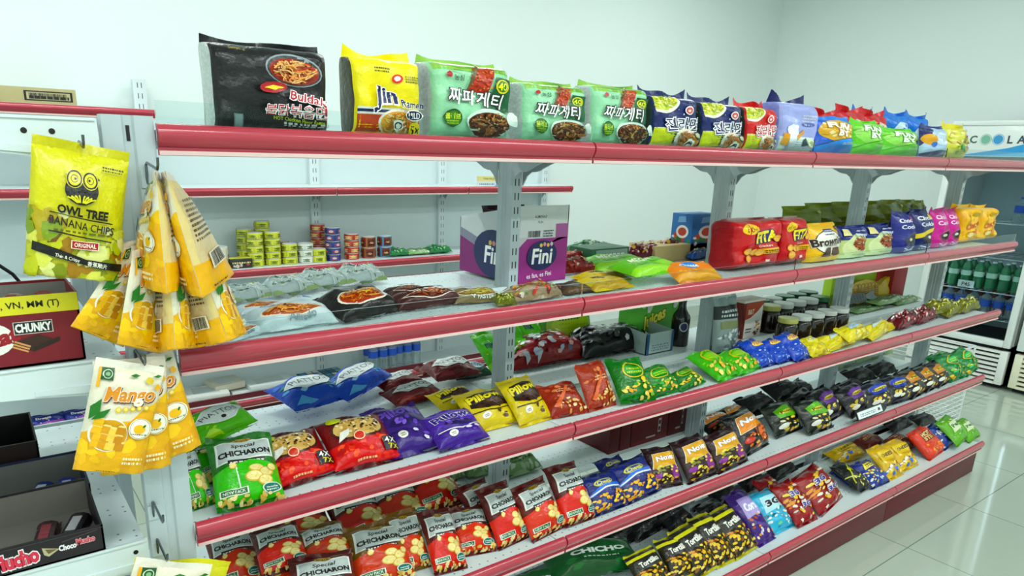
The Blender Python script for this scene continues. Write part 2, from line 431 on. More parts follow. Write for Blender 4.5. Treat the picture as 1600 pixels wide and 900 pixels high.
# ================================================================== bags, pouches, multipacks
def sgn(x): return -1 if x < 0 else 1
class Kind: pass
def bag(name, w, h, t, art, base, style='chip', side=None, seal=.011, top=None, sealcol=None, sealb=None, wr=1.0, back=.35, pinch=.05, seed=1, nx=22, ny=26, ear=0, part=True, cat='snack bag'):
    """a film bag: local x across, y up its face, z out of its face; origin at the middle of its bottom edge"""
    R_ = random.Random(seed); ph = [R_.uniform(0, 6.28) for _ in range(12)]
    p, pe, q, qe = dict(chip=(2.3, .62, 3.2, .55), brick=(9, .30, 8, .34), flat=(4, .5, 4, .5), pouch=(3, .55, 2.6, .7), bar=(5, .4, 7, .4))[style]
    top = seal if top is None else top
    e = 1.9 if style == 'brick' else 1.35
    S_ = [sgn(u)*(1-(1-abs(u))**e) for u in [-1+2*i/nx for i in range(nx+1)]]
    Q_ = [sgn(u)*(1-(1-abs(u))**e) for u in [-1+2*i/ny for i in range(ny+1)]]
    bod = h-seal-top
    def front(s, v, bk=False):
        a = max(0, 1-abs(s)**p)**pe; b = max(0, 1-abs(v)**q)**qe
        if style == 'pouch': b = max(0, 1-max(0, v)**2.2)**.8*(1-.25*max(0, -v)**6)
        th = t*a*b
        edge = math.exp(-(1-abs(v))*3.2); mid = 1-abs(v)**2
        wk = .0032*wr*(sin(s*8.5+ph[0])*.7+sin(s*15+ph[1])*.5)*edge*min(1, (1-abs(s))*4)
        wk += .0022*wr*(sin(s*3.1+v*4.2+ph[2])+sin(s*5.3-v*2.7+ph[3])+.6*sin(v*9+s*2+ph[4]))*a*b**.5
        wk *= min(1, t/.03+.25)
        z = (th*(1-back)+wk) if not bk else (-th*back-wk*.4)
        if abs(s) > .9999 or abs(v) > .9999: z = 0 if style != 'pouch' or v > .99 else z*0
        x = s*w/2*(1-pinch*mid*(1 if style == 'chip' else .4)); y = seal+bod*(v+1)/2
        return (x, y, z)
    Fp = [[front(s, v) for s in S_] for v in Q_]; Bp = [[front(s, v, True) for s in S_] for v in Q_]
    mb = MB(); bm_ = film(base) if isinstance(base, str) else base
    sm = (film(side) if isinstance(side, str) else side) if side else bm_
    n1 = nx+1
    for tab, flip in ((Fp, False), (Bp, True)):
        k = len(mb.v); mb.v += [pt for row in tab for pt in row]
        for j in range(ny):
            for i in range(nx):
                f = (k+j*n1+i, k+j*n1+i+1, k+(j+1)*n1+i+1, k+(j+1)*n1+i)
                mb.f.append(tuple(reversed(f)) if flip else f)
                sd = abs(S_[i]+S_[i+1])/2 > .955
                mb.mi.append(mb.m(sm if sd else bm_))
    xs = [(s+1)/2 for s in S_]; ys = [(v+1)/2 for v in Q_]
    import bisect
    def put(a, b, o):
        if style == 'brick': a, b = .5+(a-.5)*.92, .5+(b-.5)*.95
        i = min(nx-1, max(0, bisect.bisect_right(xs, a)-1)); j = min(ny-1, max(0, bisect.bisect_right(ys, b)-1))
        fa = (a-xs[i])/(xs[i+1]-xs[i]); fb = (b-ys[j])/(ys[j+1]-ys[j])
        P00, P10, P01, P11 = (Vector(Fp[j][i]), Vector(Fp[j][i+1]), Vector(Fp[j+1][i]), Vector(Fp[j+1][i+1]))
        pt = P00*(1-fa)*(1-fb)+P10*fa*(1-fb)+P01*(1-fa)*fb+P11*fa*fb
        n = (P10-P00).cross(P01-P00)+(P11-P01).cross(P11-P10); n = n.normalized() if n.length > 1e-9 else Vector((0, 0, 1))
        return pt+n*o
    if art: art.lay(mb, put, xs, ys)
    K = Kind(); K.name = name; K.w, K.h, K.t = w, h, t; K.cat = cat; K.parts = []; K.front = t*(1-back) if style == 'brick' else 0; K.bulge = t*(1-back)
    K.me = mb.mesh(name, 60)
    sc = film(sealcol or base if isinstance(sealcol or base, str) else '#dddddd')
    def strip(y0, y1, nm, up):
        q = MB(); n = 26; rows = 3; 
        for r in range(rows+1):
            for i in range(n+1):
                s = -1+2*i/n; yy = y0+(y1-y0)*r/rows
                if up and ear: yy += (r/rows)*ear*(abs(s)**3*1.0-.35+.5*sin(s*3+ph[5])*(1-abs(s)))
                zz = .0007*(1 if i % 2 else -1)+(r/rows if up else 1-r/rows)*.006*wr*sin(s*4+ph[6])+(.35*ear*(r/rows)*sin(s*2.2+ph[7]) if up else 0)
                q.v.append((s*w/2*(1-pinch*.1), yy, zz))
        for r in range(rows):
            for i in range(n):
                a = r*(n+1)+i; q.f.append((a, a+1, a+n+2, a+n+1)); q.mi.append(q.m(sc))
        K.parts.append((nm, q.mesh(nm, 60)))
    if part:
        if top > 0: strip(h-top-.001, h, 'top_seal', True)
        if seal > .003 and style != 'pouch': strip(seal+.001, 0, 'bottom_seal', False)
    return K
PLACED = []; JIT = random.Random(12)
def make(K, mtx, label, group=None, name=None):
    o = bpy.data.objects.new(name or K.name, K.me); COL.objects.link(o); o.matrix_world = mtx
    tag(o, label, K.cat, group)
    for nm, me in K.parts:
        p = bpy.data.objects.new(nm, me); COL.objects.link(p); p.parent = o
    return o
def settle(K, m, floor):
    lo = 1e9
    for v in [q for me in [K.me]+[e[1] for e in K.parts] for q in me.vertices]:
        z = m[2][0]*v.co.x+m[2][1]*v.co.y+m[2][2]*v.co.z+m[2][3]
        if z < lo: lo = z
    m = m.copy(); m[2][3] += floor+.0006-lo
    return m
def put(K, bl, br, tp, zs, tilt, label, group=None, dz=0, thick=1, drop=True, y=None, flipz=False, name=None):
    """stand or lay a bag on the shelf at height zs: bl, br the ends of its bottom edge, tp the middle of its top edge (photo pixels), tilt its slope"""
    A = on(*bl, z=zs+dz); B_ = on(*br, z=zs+dz)
    if y is not None: A = on(*bl, y=y); B_ = on(*br, y=y); B_.z = A.z = zs+dz
    X = (B_-A); w = X.length; X.normalize()
    n = Vector((-X.y, X.x, 0))
    if n.dot(Vector((A.x-CAM.x, A.y-CAM.y, 0))) < 0 and not flipz: n = -n
    th = radians(tilt); U = n*cos(th)+Vector((0, 0, 1))*sin(th)
    mid = (A+B_)/2; d = ray(*tp)
    # nearest approach of mid + U*s to the ray
    w0 = mid-CAM; a, b, c, dd, e = U.dot(U), U.dot(d), d.dot(d), U.dot(w0), d.dot(w0)
    L = (b*e-c*dd)/(a*c-b*b)
    if K.front == 0 and tilt < 75:      # no two bags lie quite alike
        q = Matrix.Rotation(JIT.uniform(-.09, .09), 3, X.cross(U)); X, U = q @ X, q @ U
    Z = X.cross(U)
    g = 1.14 if K.front == 0 and tilt < 75 else 1.0
    if g > 1: thick *= 1.2
    w *= g; L *= 1.1 if g > 1 else 1
    sx, sy = w/K.w, L/K.h; sz = thick*sqrt(abs(sx*sy))
    fr = K.front if K.front else (K.bulge*(.9 if 'pouch' in K.name else .5) if tilt > 75 else 0)
    org = mid-Z*(fr*sz)
    m = Matrix(((X.x*sx, U.x*sy, Z.x*sz, org.x), (X.y*sx, U.y*sy, Z.y*sz, org.y), (X.z*sx, U.z*sy, Z.z*sz, org.z), (0, 0, 0, 1)))
    if drop: m = settle(K, m, zs+dz)
    o = make(K, m, label, group, name)
    PLACED.append((label[:46], round(w, 3), round(L, 3), round(sx, 2), round(sy, 2), [round(q, 2) for q in org]))
    return o
def box_art(mb, art, o, ux, uy, off=.0004):      # art on a flat panel: corner o, edge vectors ux, uy
    o, ux, uy = Vector(o), Vector(ux), Vector(uy); n = ux.cross(uy).normalized()
    return art.lay(mb, lambda a, b, k: o+ux*a+uy*b+n*k, off=off)
# ================================================================== the goods: kinds
NOOD = ['#c8873a', '#e0a64e', '#a9602a', '#d99447']; CHIP = ['#f0cf5e', '#f7e08a', '#e2ad3c', '#f3d873']; CLEAR = '#c9d3d2'
clear_side = mat('clear_film_side', '#b9c4c0', rough=.25, coat=.3, bump=.5, bscale=160, vary=.3)
# --- noodle multipacks
a = Art(.2, .17)
a.R(0, .95, 1, 1, '#2a2a2c').T('Samyang', .2, .955, .045, '#b9a86a', maxw=.25)
a.E(.69, .74, .27, .17, '#9aa3a8', -.12).E(.69, .735, .255, .155, '#3b4046', -.12).E(.69, .725, .235, .135, '#a3402a', -.12)
a.N(1, 150, .69, .725, .22, .125, ['#e59a58', '#c9552f', '#f0b878', '#8f2f1d', '#e7c08a'], .012).S(2, 26, .5, .62, .88, .84, .009, ['#5f8a37', '#d9d0a0', '#e8c77c'])
a.E(.46, .5, .13, .06, '#a8242b', .1).poly([(.37, .49), (.45, .53), (.56, .51), (.47, .465)], '#e8d24a')
a.T('Buldak', .78, .375, .10, '#b32434', maxw=.38, stroke=('#ffffff', .05), rot=-.2, bold=.02)
a.T('불닭볶음면', .66, .235, .13, '#c02a3a', maxw=.60, stroke=('#ffffff', .045), rot=-.06, bold=.006)
a.T('HOT Chicken Flavor Ramen', .7, .13, .04, '#c9d34a', maxw=.48, rot=-.05).small(.55, .07, .95, .11, 2, '#cfcfcf', 4)
a.R(.84, .015, .98, .055, '#d8dcdc').R(.1, .02, .17, .15, '#6f7f80').R(.11, .03, .16, .14, '#8fa0a0')
K_BLACK = bag('noodle_multipack', .2, .17, .085, a, '#1b1b1e', 'brick', side=clear_side, top=.012, sealcol='#222226', ear=.006, wr=.9, seed=3, seal=.004, cat='noodle multipack')
a = Art(.155, .16)
a.R(0, .0, 1, .24, '#c6522c').R(0, .24, 1, .34, '#eef0e8').R(0, .27, .55, .31, '#23305e')
a.small(.25, .82, .5, .9, 2, '#6d6a1a', 2).small(.72, .7, .95, .8, 3, '#6d6a1a', 5)
a.E(.6, .74, .085, .06, '#d9303a', .2, n=14).E(.6, .74, .05, .035, '#f3e9e0', .2, n=12)
a.E(.62, .13, .33, .2, '#e9e4d8').E(.62, .12, .3, .18, '#d9a24b').N(4, 110, .62, .12, .27, .16, ['#e6c06d', '#b87a33', '#f0d492'], .014)
a.E(.56, .12, .09, .065, '#f2f2ea').E(.56, .115, .06, .04, '#20302a').E(.56, .11, .04, .028, '#e9ede0').E(.74, .14, .05, .05, '#e8813a').S(3, 14, .62, .02, .85, .2, .02, ['#4e7a2b', '#c33b24', '#e9e0c0'])
a.T('Jin', .38, .46, .34, '#1d2a5a', maxw=.5, bold=.035, stroke=('#ffffff', .03))
a.T('Ramen', .80, .40, .11, '#1d2a5a', maxw=.34, bold=.02, stroke=('#ffffff', .03))
a.E(.82, .25, .15, .07, '#ffffff').E(.82, .25, .14, .06, '#171b3c').T('MILD', .82, .25, .07, '#ffffff', maxw=.2)
a.E(.84, .07, .1, .1, '#f1dc1f').T('5×', .84, .07, .09, '#3a2a10', maxw=.14)
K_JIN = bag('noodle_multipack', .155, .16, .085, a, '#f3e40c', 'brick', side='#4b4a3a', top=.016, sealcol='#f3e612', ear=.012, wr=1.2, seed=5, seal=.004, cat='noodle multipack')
def chapa(v):
    a = Art(.15, .15)
    a.R(0, .9, 1, 1, '#9fc86a').poly([(.02, .99), (.3, .93), (.62, .95), (1, .88), (1, 1), (0, 1)], '#7fae4a')
    a.poly([(.40, .62), (.66, .62), (.78, .97), (.54, .97)], '#b8442c').S(v, 60, .44, .64, .72, .95, .02, ['#d0643a', '#a13524', '#d98a55'])
    a.poly([(.64, .40), (.96, .36), (.96, .82), (.75, .84)], '#17613c').poly([(.54, .97), (.40, .62), (.37, .63), (.51, .98)], '#6f5a3a')
    a.E(.145, .83, .035, .035, '#b0202c').T('농심', .27, .80, .07, '#3a4a44', maxw=.17).small(.2, .88, .34, .91, 1, '#4c7a5a')
    a.E(.83, .72, .09, .09, '#d8d23a').E(.83, .72, .07, .07, '#3f7a35').T('40', .83, .72, .09, '#f4f04a', maxw=.13)
    a.T('짜파게티', .48, .53, .22, '#ffffff', maxw=.74, bold=.012, stroke=('#1d1f1c', .05), rot=-.06, shear=.12)
    a.E(.19, .25, .115, .125, '#2f5a24').E(.19, .24, .1, .105, '#4f8a2c').T('올리브', .19, .27, .09, '#e6ef6a', maxw=.19).small(.11, .16, .27, .22, 2, '#bcd24a')
    a.E(.66, .20, .31, .19, '#d9ece2').E(.66, .18, .29, .165, '#5a3018').N(v+3, 130, .66, .19, .27, .15, ['#7a4220', '#3d1d0e', '#a8693a', '#c99863', '#552a14'], .018).S(v, 12, .45, .1, .85, .3, .014, ['#d9c79a', '#8fae55'])
    a.E(.93, .25, .06, .1, '#e9f1ea', .3)
    return bag('noodle_multipack', .15, .15, .085, a, '#a9dcb8', 'brick', side=clear_side, top=.010, sealcol='#a4c96c', ear=.007, wr=1.0, seed=7+v, seal=.004, cat='noodle multipack')
K_CHAPA = [chapa(v) for v in range(3)]
def jinr(red, v):
    c, d = ('#c8322f', '#f0a090') if red else ('#1f2c66', '#9fb0d8')
    a = Art(.145, .15)
    a.R(0, 0, 1, .36, '#d7d9c8').R(0, .02, .42, .34, '#d9df1f')
    a.E(.16, .92, .36, .28, '#f0efe2').E(.14, .94, .32, .24, '#c7cf3a').S(v, 40, .0, .8, .4, 1, .03, ['#e6e04a', '#9fb32c', '#f0ecb0'])
    a.S(v+9, 16, .4, .55, .95, .95, .012, [d, '#e9edf5'])
    a.E(.7, .74, .09, .095, '#f2ece6').E(.7, .74, .07, .075, '#c9686a').E(.7, .735, .03, .03, '#f2e0d8')
    a.T('진라면', .58, .44, .27, c, maxw=.80, bold=.014, stroke=('#ffffff', .055), rot=.06)
    a.E(.68, .16, .31, .2, '#e9e4d4').N(v, 100, .68, .14, .29, .18, NOOD, .016).E(.72, .08, .11, .07, '#f3f3ea').E(.72, .075, .08, .045, '#20262a').E(.72, .06, .06, .03, '#f3f3ea').E(.9, .2, .08, .08, '#26332c').E(.9, .2, .05, .05, '#e6dcc0')
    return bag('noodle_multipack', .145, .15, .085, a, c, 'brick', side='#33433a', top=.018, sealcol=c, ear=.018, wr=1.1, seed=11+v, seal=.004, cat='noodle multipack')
K_JINB = jinr(False, 1); K_JINR = jinr(True, 2)
a = Art(.14, .17)
a.R(0, 0, 1, .3, '#dfe6dc').small(.5, .62, .86, .8, 3, '#e2e4f6', 3).T('ice cream', .68, .75, .06, '#dfe2f6', maxw=.4).E(.68, .57, .19, .05, '#5f6bb0').T('biscuit', .68, .57, .05, '#e8ecfa', maxw=.3)
a.poly([(.1, .5), (.22, .56), (.36, .46), (.34, .1), (.16, .08)], '#eef2f6').E(.26, .36, .13, .12, '#f4f6fa').E(.3, .5, .06, .05, '#f4f6fa').E(.14, .44, .04, .05, '#f4f6fa')
a.poly([(.02, .14), (.12, .1), (.16, .34), (.06, .38)], '#d9a03a').poly([(.36, .22), (.6, .38), (.56, .46), (.34, .32)], '#e0a23c').poly([(.52, .1), (.66, .12), (.66, .28), (.56, .24)], '#274a4a').E(.8, .17, .12, .1, '#eef0d8').E(.8, .17, .07, .06, '#b9c08a')
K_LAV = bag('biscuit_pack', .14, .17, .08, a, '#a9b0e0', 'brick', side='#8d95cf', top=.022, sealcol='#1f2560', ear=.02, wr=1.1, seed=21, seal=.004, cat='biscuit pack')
def fun(c, c2, v, txt, tc):
    a = Art(.13, .15)
    a.E(.5, .62, .46, .42, c2).S(v, 24, .05, .4, .95, .9, .06, [c2, '#e6c65a' if v == 1 else '#b9e28f', '#f0e6b0' if v == 1 else '#8fd45f'])
    a.T(txt[0], .46, .76, .17, '#f6f7ee', maxw=.7, bold=.05, stroke=(tc, .05), rot=-.1).T(txt[1], .52, .54, .17, '#f6f7ee', maxw=.7, bold=.05, stroke=(tc, .05), rot=-.1)
    a.poly([(0, 0), (1, 0), (1, .32), (.7, .40), (.3, .30), (0, .16)], c).line([(0, .16), (.3, .30), (.7, .40), (1, .32)], .02, '#223a1a').small(.5, .2, .8, .27, 2, '#e8f4e0')
    return bag('snack_bag', .13, .15, .055, a, c if v != 1 else '#2a66c8', 'chip', top=.016, sealcol=c, ear=.01, wr=1.2, seed=30+v)
K_FUNB = fun('#2d8fe0', '#d9ae3e', 1, ('FUN', 'BY'), '#c89a30'); K_FUNG = fun('#7ad04a', '#a4e07a', 2, ('FUN', 'BY'), '#5fa63a')
def plainbag(c, c2, v, seal=None, w=.13, h=.15, cat='snack bag', style='chip', t=.05, nm='snack_bag'):
    a = Art(w, h); a.E(.5, .55, .34, .3, c2).S(v, 16, .2, .2, .8, .75, .05, [c2, c])
    return bag(nm, w, h, t, a, c, style, top=.016, sealcol=seal or c, ear=.012, wr=1.3, seed=40+v, cat=cat, nx=16, ny=18)
K_REDT = plainbag('#c42a35', '#e8d9d0', 1); K_BLUT = plainbag('#2a7fd0', '#d5e6f0', 2)
a = Art(.14, .15)
a.poly([(0, .0), (1, 0), (1, .22), (.5, .2), (0, .1)], '#1c2f78').poly([(0, .35), (.3, .95), (.0, 1)], '#1b2a66').E(.6, .6, .3, .24, '#dfeaf4').E(.18, .55, .16, .22, '#dca94a', .4).T('CLOUD', .62, .66, .12, '#e9f2fa', maxw=.5, stroke=('#5b8fd0', .05)).T('9', .62, .47, .17, '#f0f5fa', stroke=('#4a7fc8', .06)).E(.3, .38, .1, .1, '#2f6fc4').small(.6, .08, .9, .15, 2, '#dfe6f4')
K_CLOUD = bag('snack_bag', .14, .15, .05, a, '#b9cfe6', 'chip', top=.014, sealcol='#22347a', ear=.008, wr=1.2, seed=51)
a = Art(.11, .13)
a.S(7, 40, .1, .1, .9, .9, .08, ['#d9d36a', '#c9b25a', '#e2e3a0', '#8fae4a']).S(8, 10, .55, .2, .9, .7, .07, ['#7a3a30', '#5a2a24', '#a5584a']).E(.42, .3, .12, .12, '#2f9a52')
K_YEL = bag('snack_bag', .11, .13, .045, a, '#d8d56a', 'chip', top=.018, sealcol='#e6d92a', ear=.014, wr=1.2, seed=52)
# --- biscuits on the second shelf
def fita(v):
    a = Art(.15, .17)
    a.R(0, .0, 1, .06, '#8f1626').E(.22, .84, .17, .13, '#f3d21c', .1).T('10', .20, .83, .11, '#7a1a20', maxw=.14).small(.26, .8, .36, .86, 2, '#9c3a28')
    a.poly([(.36, .5), (.72, .56), (.76, .82), (.42, .78)], '#22307a').T('FITA', .57, .66, .22, '#f6e43c', maxw=.48, bold=.05, stroke=('#1d2350', .06), rot=.08, shear=.15)
    a.T('Crackers', .56, .46, .05, '#f4e3d0', maxw=.3).R(.3, .28, .96, .4, '#e8c33a').small(.5, .3, .9, .38, 2, '#7a1a20', 6)
    for cx, cy in ((.18, .36), (.34, .34), (.84, .6), (.2, .2), (.44, .33)): a.E(cx, cy, .09, .09, '#dba24a').E(cx, cy, .075, .075, '#eebf6a').S(v, 5, cx-.05, cy-.05, cx+.05, cy+.05, .008, ['#b27a30'])
    a.R(.58, .1, .68, .15, '#e9d9cf')
    return bag('cracker_multipack', .15, .17, .09, a, '#c2182e', 'brick', side='#a8202f', top=.006, sealcol='#c8b0b0', wr=1.6, seed=60+v, seal=.004, cat='cracker multipack')
K_FITA = [fita(0), fita(1)]
a = Art(.125, .17)
a.E(.5, .52, .41, .46, '#2a2118').E(.5, .52, .385, .43, '#f4f1e8').R(.36, .8, .64, .88, '#2c3f8a').small(.38, .82, .62, .87, 1, '#ffffff').small(.36, .72, .66, .78, 1, '#5a6a9a').E(.88, .88, .08, .09, '#4a2a1a').small(.83, .84, .93, .91, 2, '#e9d9a0')
a.T('Brownies', .5, .55, .2, '#3b2014', maxw=.88, bold=.04, rot=.12, stroke=('#f6f3ea', .03)).small(.4, .42, .7, .46, 1, '#6a4a30')
a.poly([(.2, .16), (.46, .14), (.5, .38), (.36, .38)], '#4a2a18').poly([(.56, .14), (.8, .18), (.74, .38), (.56, .36)], '#5a3a22').poly([(.44, .16), (.56, .34), (.5, .36)], '#efe6d2')
K_BROWN = bag('biscuit_pouch', .125, .17, .06, a, '#f2c71a', 'pouch', top=.008, seal=.004, sealcol='#e9c31c', wr=.8, seed=63, cat='biscuit pouch')
a = Art(.135, .15)
a.R(0, .6, 1, 1, '#1f2f7c').E(.56, .34, .5, .5, '#e2ecbf').R(0, 0, 1, .12, '#dfe9bd').E(.56, .36, .46, .42, '#dfe8b8').N(5, 60, .56, .48, .26, .28, ['#a8502c', '#c06a3a', '#7d3a22'], .03).small(.3, .1, .7, .16, 2, '#8a9a5a')
a.poly([(.08, .74), (.24, .72), (.26, .92), (.1, .94)], '#e9dfa8').T('wafer rolls', .64, .86, .05, '#e9ecf6', maxw=.4).T('Butter', .62, .74, .1, '#dfe6fa', maxw=.45)
K_CREAM = bag('biscuit_pouch', .135, .15, .06, a, '#c9d89a', 'pouch', top=.008, seal=.004, sealcol='#22307a', wr=.9, seed=64, cat='biscuit pouch')
def deco(c, dk, tc, v):
    a = Art(.115, .18)
    a.T('Choco', .42, .82, .1, '#f4f0f6', maxw=.6, bold=.03).T('Cookies', .5, .66, .1, '#e6e6f2', maxw=.7, bold=.03).E(.72, .84, .12, .1, tc)
    a.E(.55, .32, .36, .26, dk).E(.55, .32, .27, .18, '#1a1414').E(.55, .32, .1, .06, '#e9e0d0').poly([(.0, .42), (1, .62), (1, .52), (0, .3)], tc if v == 2 else c).line([(.2, .12), (.5, .05), (.9, .16)], .04, '#e6e6f0').small(.2, .04, .8, .08, 1, '#cfd3ea')
    return bag('cookie_pouch', .115, .18, .06, a, c, 'pouch', top=.01, seal=.004, sealcol=c, ear=.012, wr=1.1, seed=66+v, cat='cookie pouch')
K_DECOB = deco('#2c3186', '#3b3b52', '#c95a7a', 1); K_DECOY = deco('#1c2a6a', '#2c2a2a', '#e9cf2a', 2); K_DECOP = deco('#d0389a', '#8a2a50', '#e77ab8', 3)
a = Art(.13, .15)
a.S(3, 30, .08, .08, .92, .92, .07, ['#f6d23a', '#f2be1c', '#f8e06a']).T('Choco', .45, .5, .17, '#d0641c', maxw=.7, bold=.03, rot=.25).T('mallows', .52, .32, .12, '#d9701e', maxw=.7, rot=.25).E(.6, .8, .1, .07, '#b9a32a').E(.3, .2, .1, .08, '#f6eaae')
K_YMAL = bag('biscuit_pack', .13, .15, .075, a, '#f6c51a', 'brick', side='#efc02a', top=.012, seal=.004, sealcol='#f4cf2a', ear=.012, wr=1.6, seed=70, cat='biscuit pack')
a = Art(.15, .17); a.R(0, .86, 1, .92, '#7d8a22').R(0, .4, 1, .7, '#6f7d1c').small(.1, .44, .45, .62, 2, '#3a4212', 4).small(.55, .5, .9, .6, 2, '#3a4212', 6).E(.82, .9, .04, .04, '#c9d07a')
K_OLIVE = bag('snack_pouch', .15, .17, .05, a, '#87952a', 'pouch', top=.012, seal=.004, sealcol='#95a23a', wr=1.3, seed=71, nx=14, ny=16, cat='snack pouch')
# --- bowl noodles under film, lying flat
def bowl(c, c2, v, cols, txt=None, tc='#8a9aa0'):
    a = Art(.20, .19)
    a.E(.5, .36, .42, .24, '#efe8da').E(.5, .36, .39, .215, cols[2]).N(v, 120, .5, .36, .36, .19, cols, .016).S(v, 22, .3, .25, .7, .5, .022, cols+['#e9d5a0', '#5a3a20'])
    if txt: a.T(txt, .55, .07, .08, tc, maxw=.7, bold=.02)
    a.poly([(.2, .74), (.5, .82), (.8, .74), (.74, .9), (.26, .9)], c2).E(.5, .82, .2, .07, '#dfe4e6').T('NOODLES', .5, .82, .05, '#30343a', maxw=.34)
    return bag('noodle_pack', .20, .19, .05, a, c, 'flat', top=.012, sealcol=c, wr=1.4, back=.15, seed=80+v, cat='noodle pack')
K_BOWLW = bowl('#cfdde0', '#3a6ab0', 1, ['#d9863a', '#e8a95a', '#b9642a', '#f0c88a'], 'Alfredo')
K_BOWLK = bowl('#221c1b', '#37302e', 2, ['#d98a3a', '#c05a24', '#a8451c', '#f0bf6a', '#e8d25a'])
K_BOWLR = bowl('#4a1a18', '#7a2a22', 3, ['#9a3a24', '#c05a34', '#5a1c14', '#d98a5a', '#e9d0b0'])
K_BOWLY = bowl('#8a7a5a', '#b9a24a', 4, ['#d9c05a', '#c8d06a', '#9a6a3a', '#e8dc8a'], 'V FASTER', '#f0f0ea')
a = Art(.16, .13); a.R(0, .6, 1, 1, '#b9ccc9').S(1, 40, .05, .1, .95, .9, .05, ['#dfe9e4', '#9fb8b0', '#c3d6cf', '#7f9a6a', '#e9f0ec']).S(2, 8, .1, .3, .9, .8, .04, ['#5a8a4a', '#b9cf5a'])
R_ = random.Random(77)
for q in range(26):
    x, y = R_.uniform(.05, .8), R_.uniform(.08, .9); a.line([(x, y), (x+R_.uniform(.05, .18), y+R_.uniform(-.12, .12)), (x+.2, y+R_.uniform(-.2, .2))], R_.uniform(.008, .03), R_.choice(['#f4f8f6', '#ffffff', '#3f5a4e', '#56705f', '#e9f2ee']))
K_SILV = bag('noodle_pack', .16, .13, .03, a, '#ccdad8', 'flat', top=.012, sealcol='#a9bf8a', wr=1.6, back=.2, seed=85, nx=16, ny=16, cat='noodle pack')
def candy(c, cols, v, w=.17, h=.13, t=.04, nm='candy_bag'):
    a = Art(w, h); a.S(v, 110, .06, .06, .94, .94, .045, cols); 
    return bag(nm, w, h, t, a, c, 'flat', top=.014, sealcol=c, wr=1.5, back=.2, seed=90+v, cat='candy bag', nx=16, ny=16)
K_CANRED = candy('#8a2a2c', ['#b8342f', '#7a1c20', '#d9c0b0', '#9a4a3a', '#e08a7a'], 1); K_CANPINK = candy('#6a2a3a', ['#a03a4a', '#e0c0c0', '#5a1c28', '#c76a78', '#f0e0e0', '#d9b23a'], 2)
K_CANMIX = candy('#a89078', ['#c9703a', '#b9c06a', '#e2d5c0', '#8a3a34', '#d8a04a', '#7fa05a', '#d84a3a'], 3); K_CANGRN = candy('#2f7a4c', ['#3a9a5a', '#1f5a38', '#8fc08a', '#c9dcc8'], 4)
K_CANBLUE = candy('#3a6ab8', ['#e6eef6', '#2a5ab0', '#7aa0d8', '#d8d03a'], 5, .11, .1); K_SWEET = candy('#8f1c26', ['#c9d0dc', '#a83a44', '#e6e6ea', '#5a6a8a', '#d9b0b0', '#b8c4d8'], 6, .2, .15, .06)
K_BLKBAG = candy('#1c1b1f', ['#2c2b30', '#0f0e12', '#5a5a60', '#d8d8dc', '#3a383e'], 7, .2, .15, .055); K_YCANDY = candy('#7a7a24', ['#d9cf3a', '#8a8f2a', '#e6e07a', '#5a4a20', '#b9c03a', '#f0ecb0'], 8); K_RCANDY = candy('#6a1420', ['#a81c2c', '#e8d8d8', '#4a0c14', '#c0505a', '#f4f0f0'], 9)
# --- cereal / wafer packs lying flat
def flatpack(c, c2, v, txt=None, tc='#ffffff', w=.2, h=.13, t=.025, dots=None):
    a = Art(w, h); a.poly([(.0, 0), (1, 0), (1, .45), (0, .2)], c2)
    if txt: a.E(.42, .66, .2, .13, tc[1]) if isinstance(tc, tuple) else None; a.T(txt, .42, .66, .17, tc[0] if isinstance(tc, tuple) else tc, maxw=.4, bold=.03)
    a.S(v, 14, .1, .1, .9, .5, .04, dots or [c2, c])
    return bag('snack_pack', w, h, t, a, c, 'flat', top=.012, sealcol=c, wr=.9, back=.2, seed=100+v, cat='snack pack', nx=16, ny=16)
K_FLATG = flatpack('#7cc63a', '#a5dd5a', 1, 'MEGA', '#f2f8e0'); K_FLATY = flatpack('#e3c82a', '#c9a21c', 2, 'wafer', '#4a3a10'); K_FLATO = flatpack('#f0951c', '#f4b23a', 3, 'Cheese', ('#f4f6fa', '#4a90d0'), .19, .15, dots=['#f6c25a', '#f0a030']); K_FLATBR = flatpack('#4a3526', '#6a4c34', 4)
# --- chip bags
def piattos(c, c2, v, lab='#d3d9d8', dots=()):
    a = Art(.19, .21); a.S(v, 30, .05, .1, .95, .95, .06, [c2, c]+list(dots))
    a.poly([(.08, .56), (.3, .80), (.70, .80), (.92, .56), (.68, .28), (.32, .28)], '#f4f7f6').poly([(.11, .56), (.31, .78), (.69, .78), (.89, .56), (.67, .30), (.33, .30)], lab)
    a.T('PIATTOS', .5, .58, .15, '#22262c', maxw=.62, bold=.0, shear=-.1).E(.52, .41, .045, .05, '#2a2226').poly([(.05, .05), (.4, .02), (.2, .2)], c2).poly([(.8, .9), (.98, .7), (.97, .95)], c2)
    return bag('chip_bag', .19, .21, .055, a, c, 'chip', sealcol=c, seed=110+v, wr=1.3, cat='chip bag')
K_PIAG = piattos('#6cc034', '#b6e04a', 1, lab='#dfe4e2', dots=('#e0e86a', '#8ad042')); K_PIAB = piattos('#2458c4', '#6fb4ea', 2, lab='#dde3e4', dots=('#9fd0f0', '#3a9a7a', '#4a86d8')); K_PIABR = piattos('#6c1c22', '#93383a', 3, dots=('#a85040',)); K_PIADG = piattos('#1f4a3a', '#3a7a5a', 4, lab='#b9cfe0', dots=('#4a90d0',))
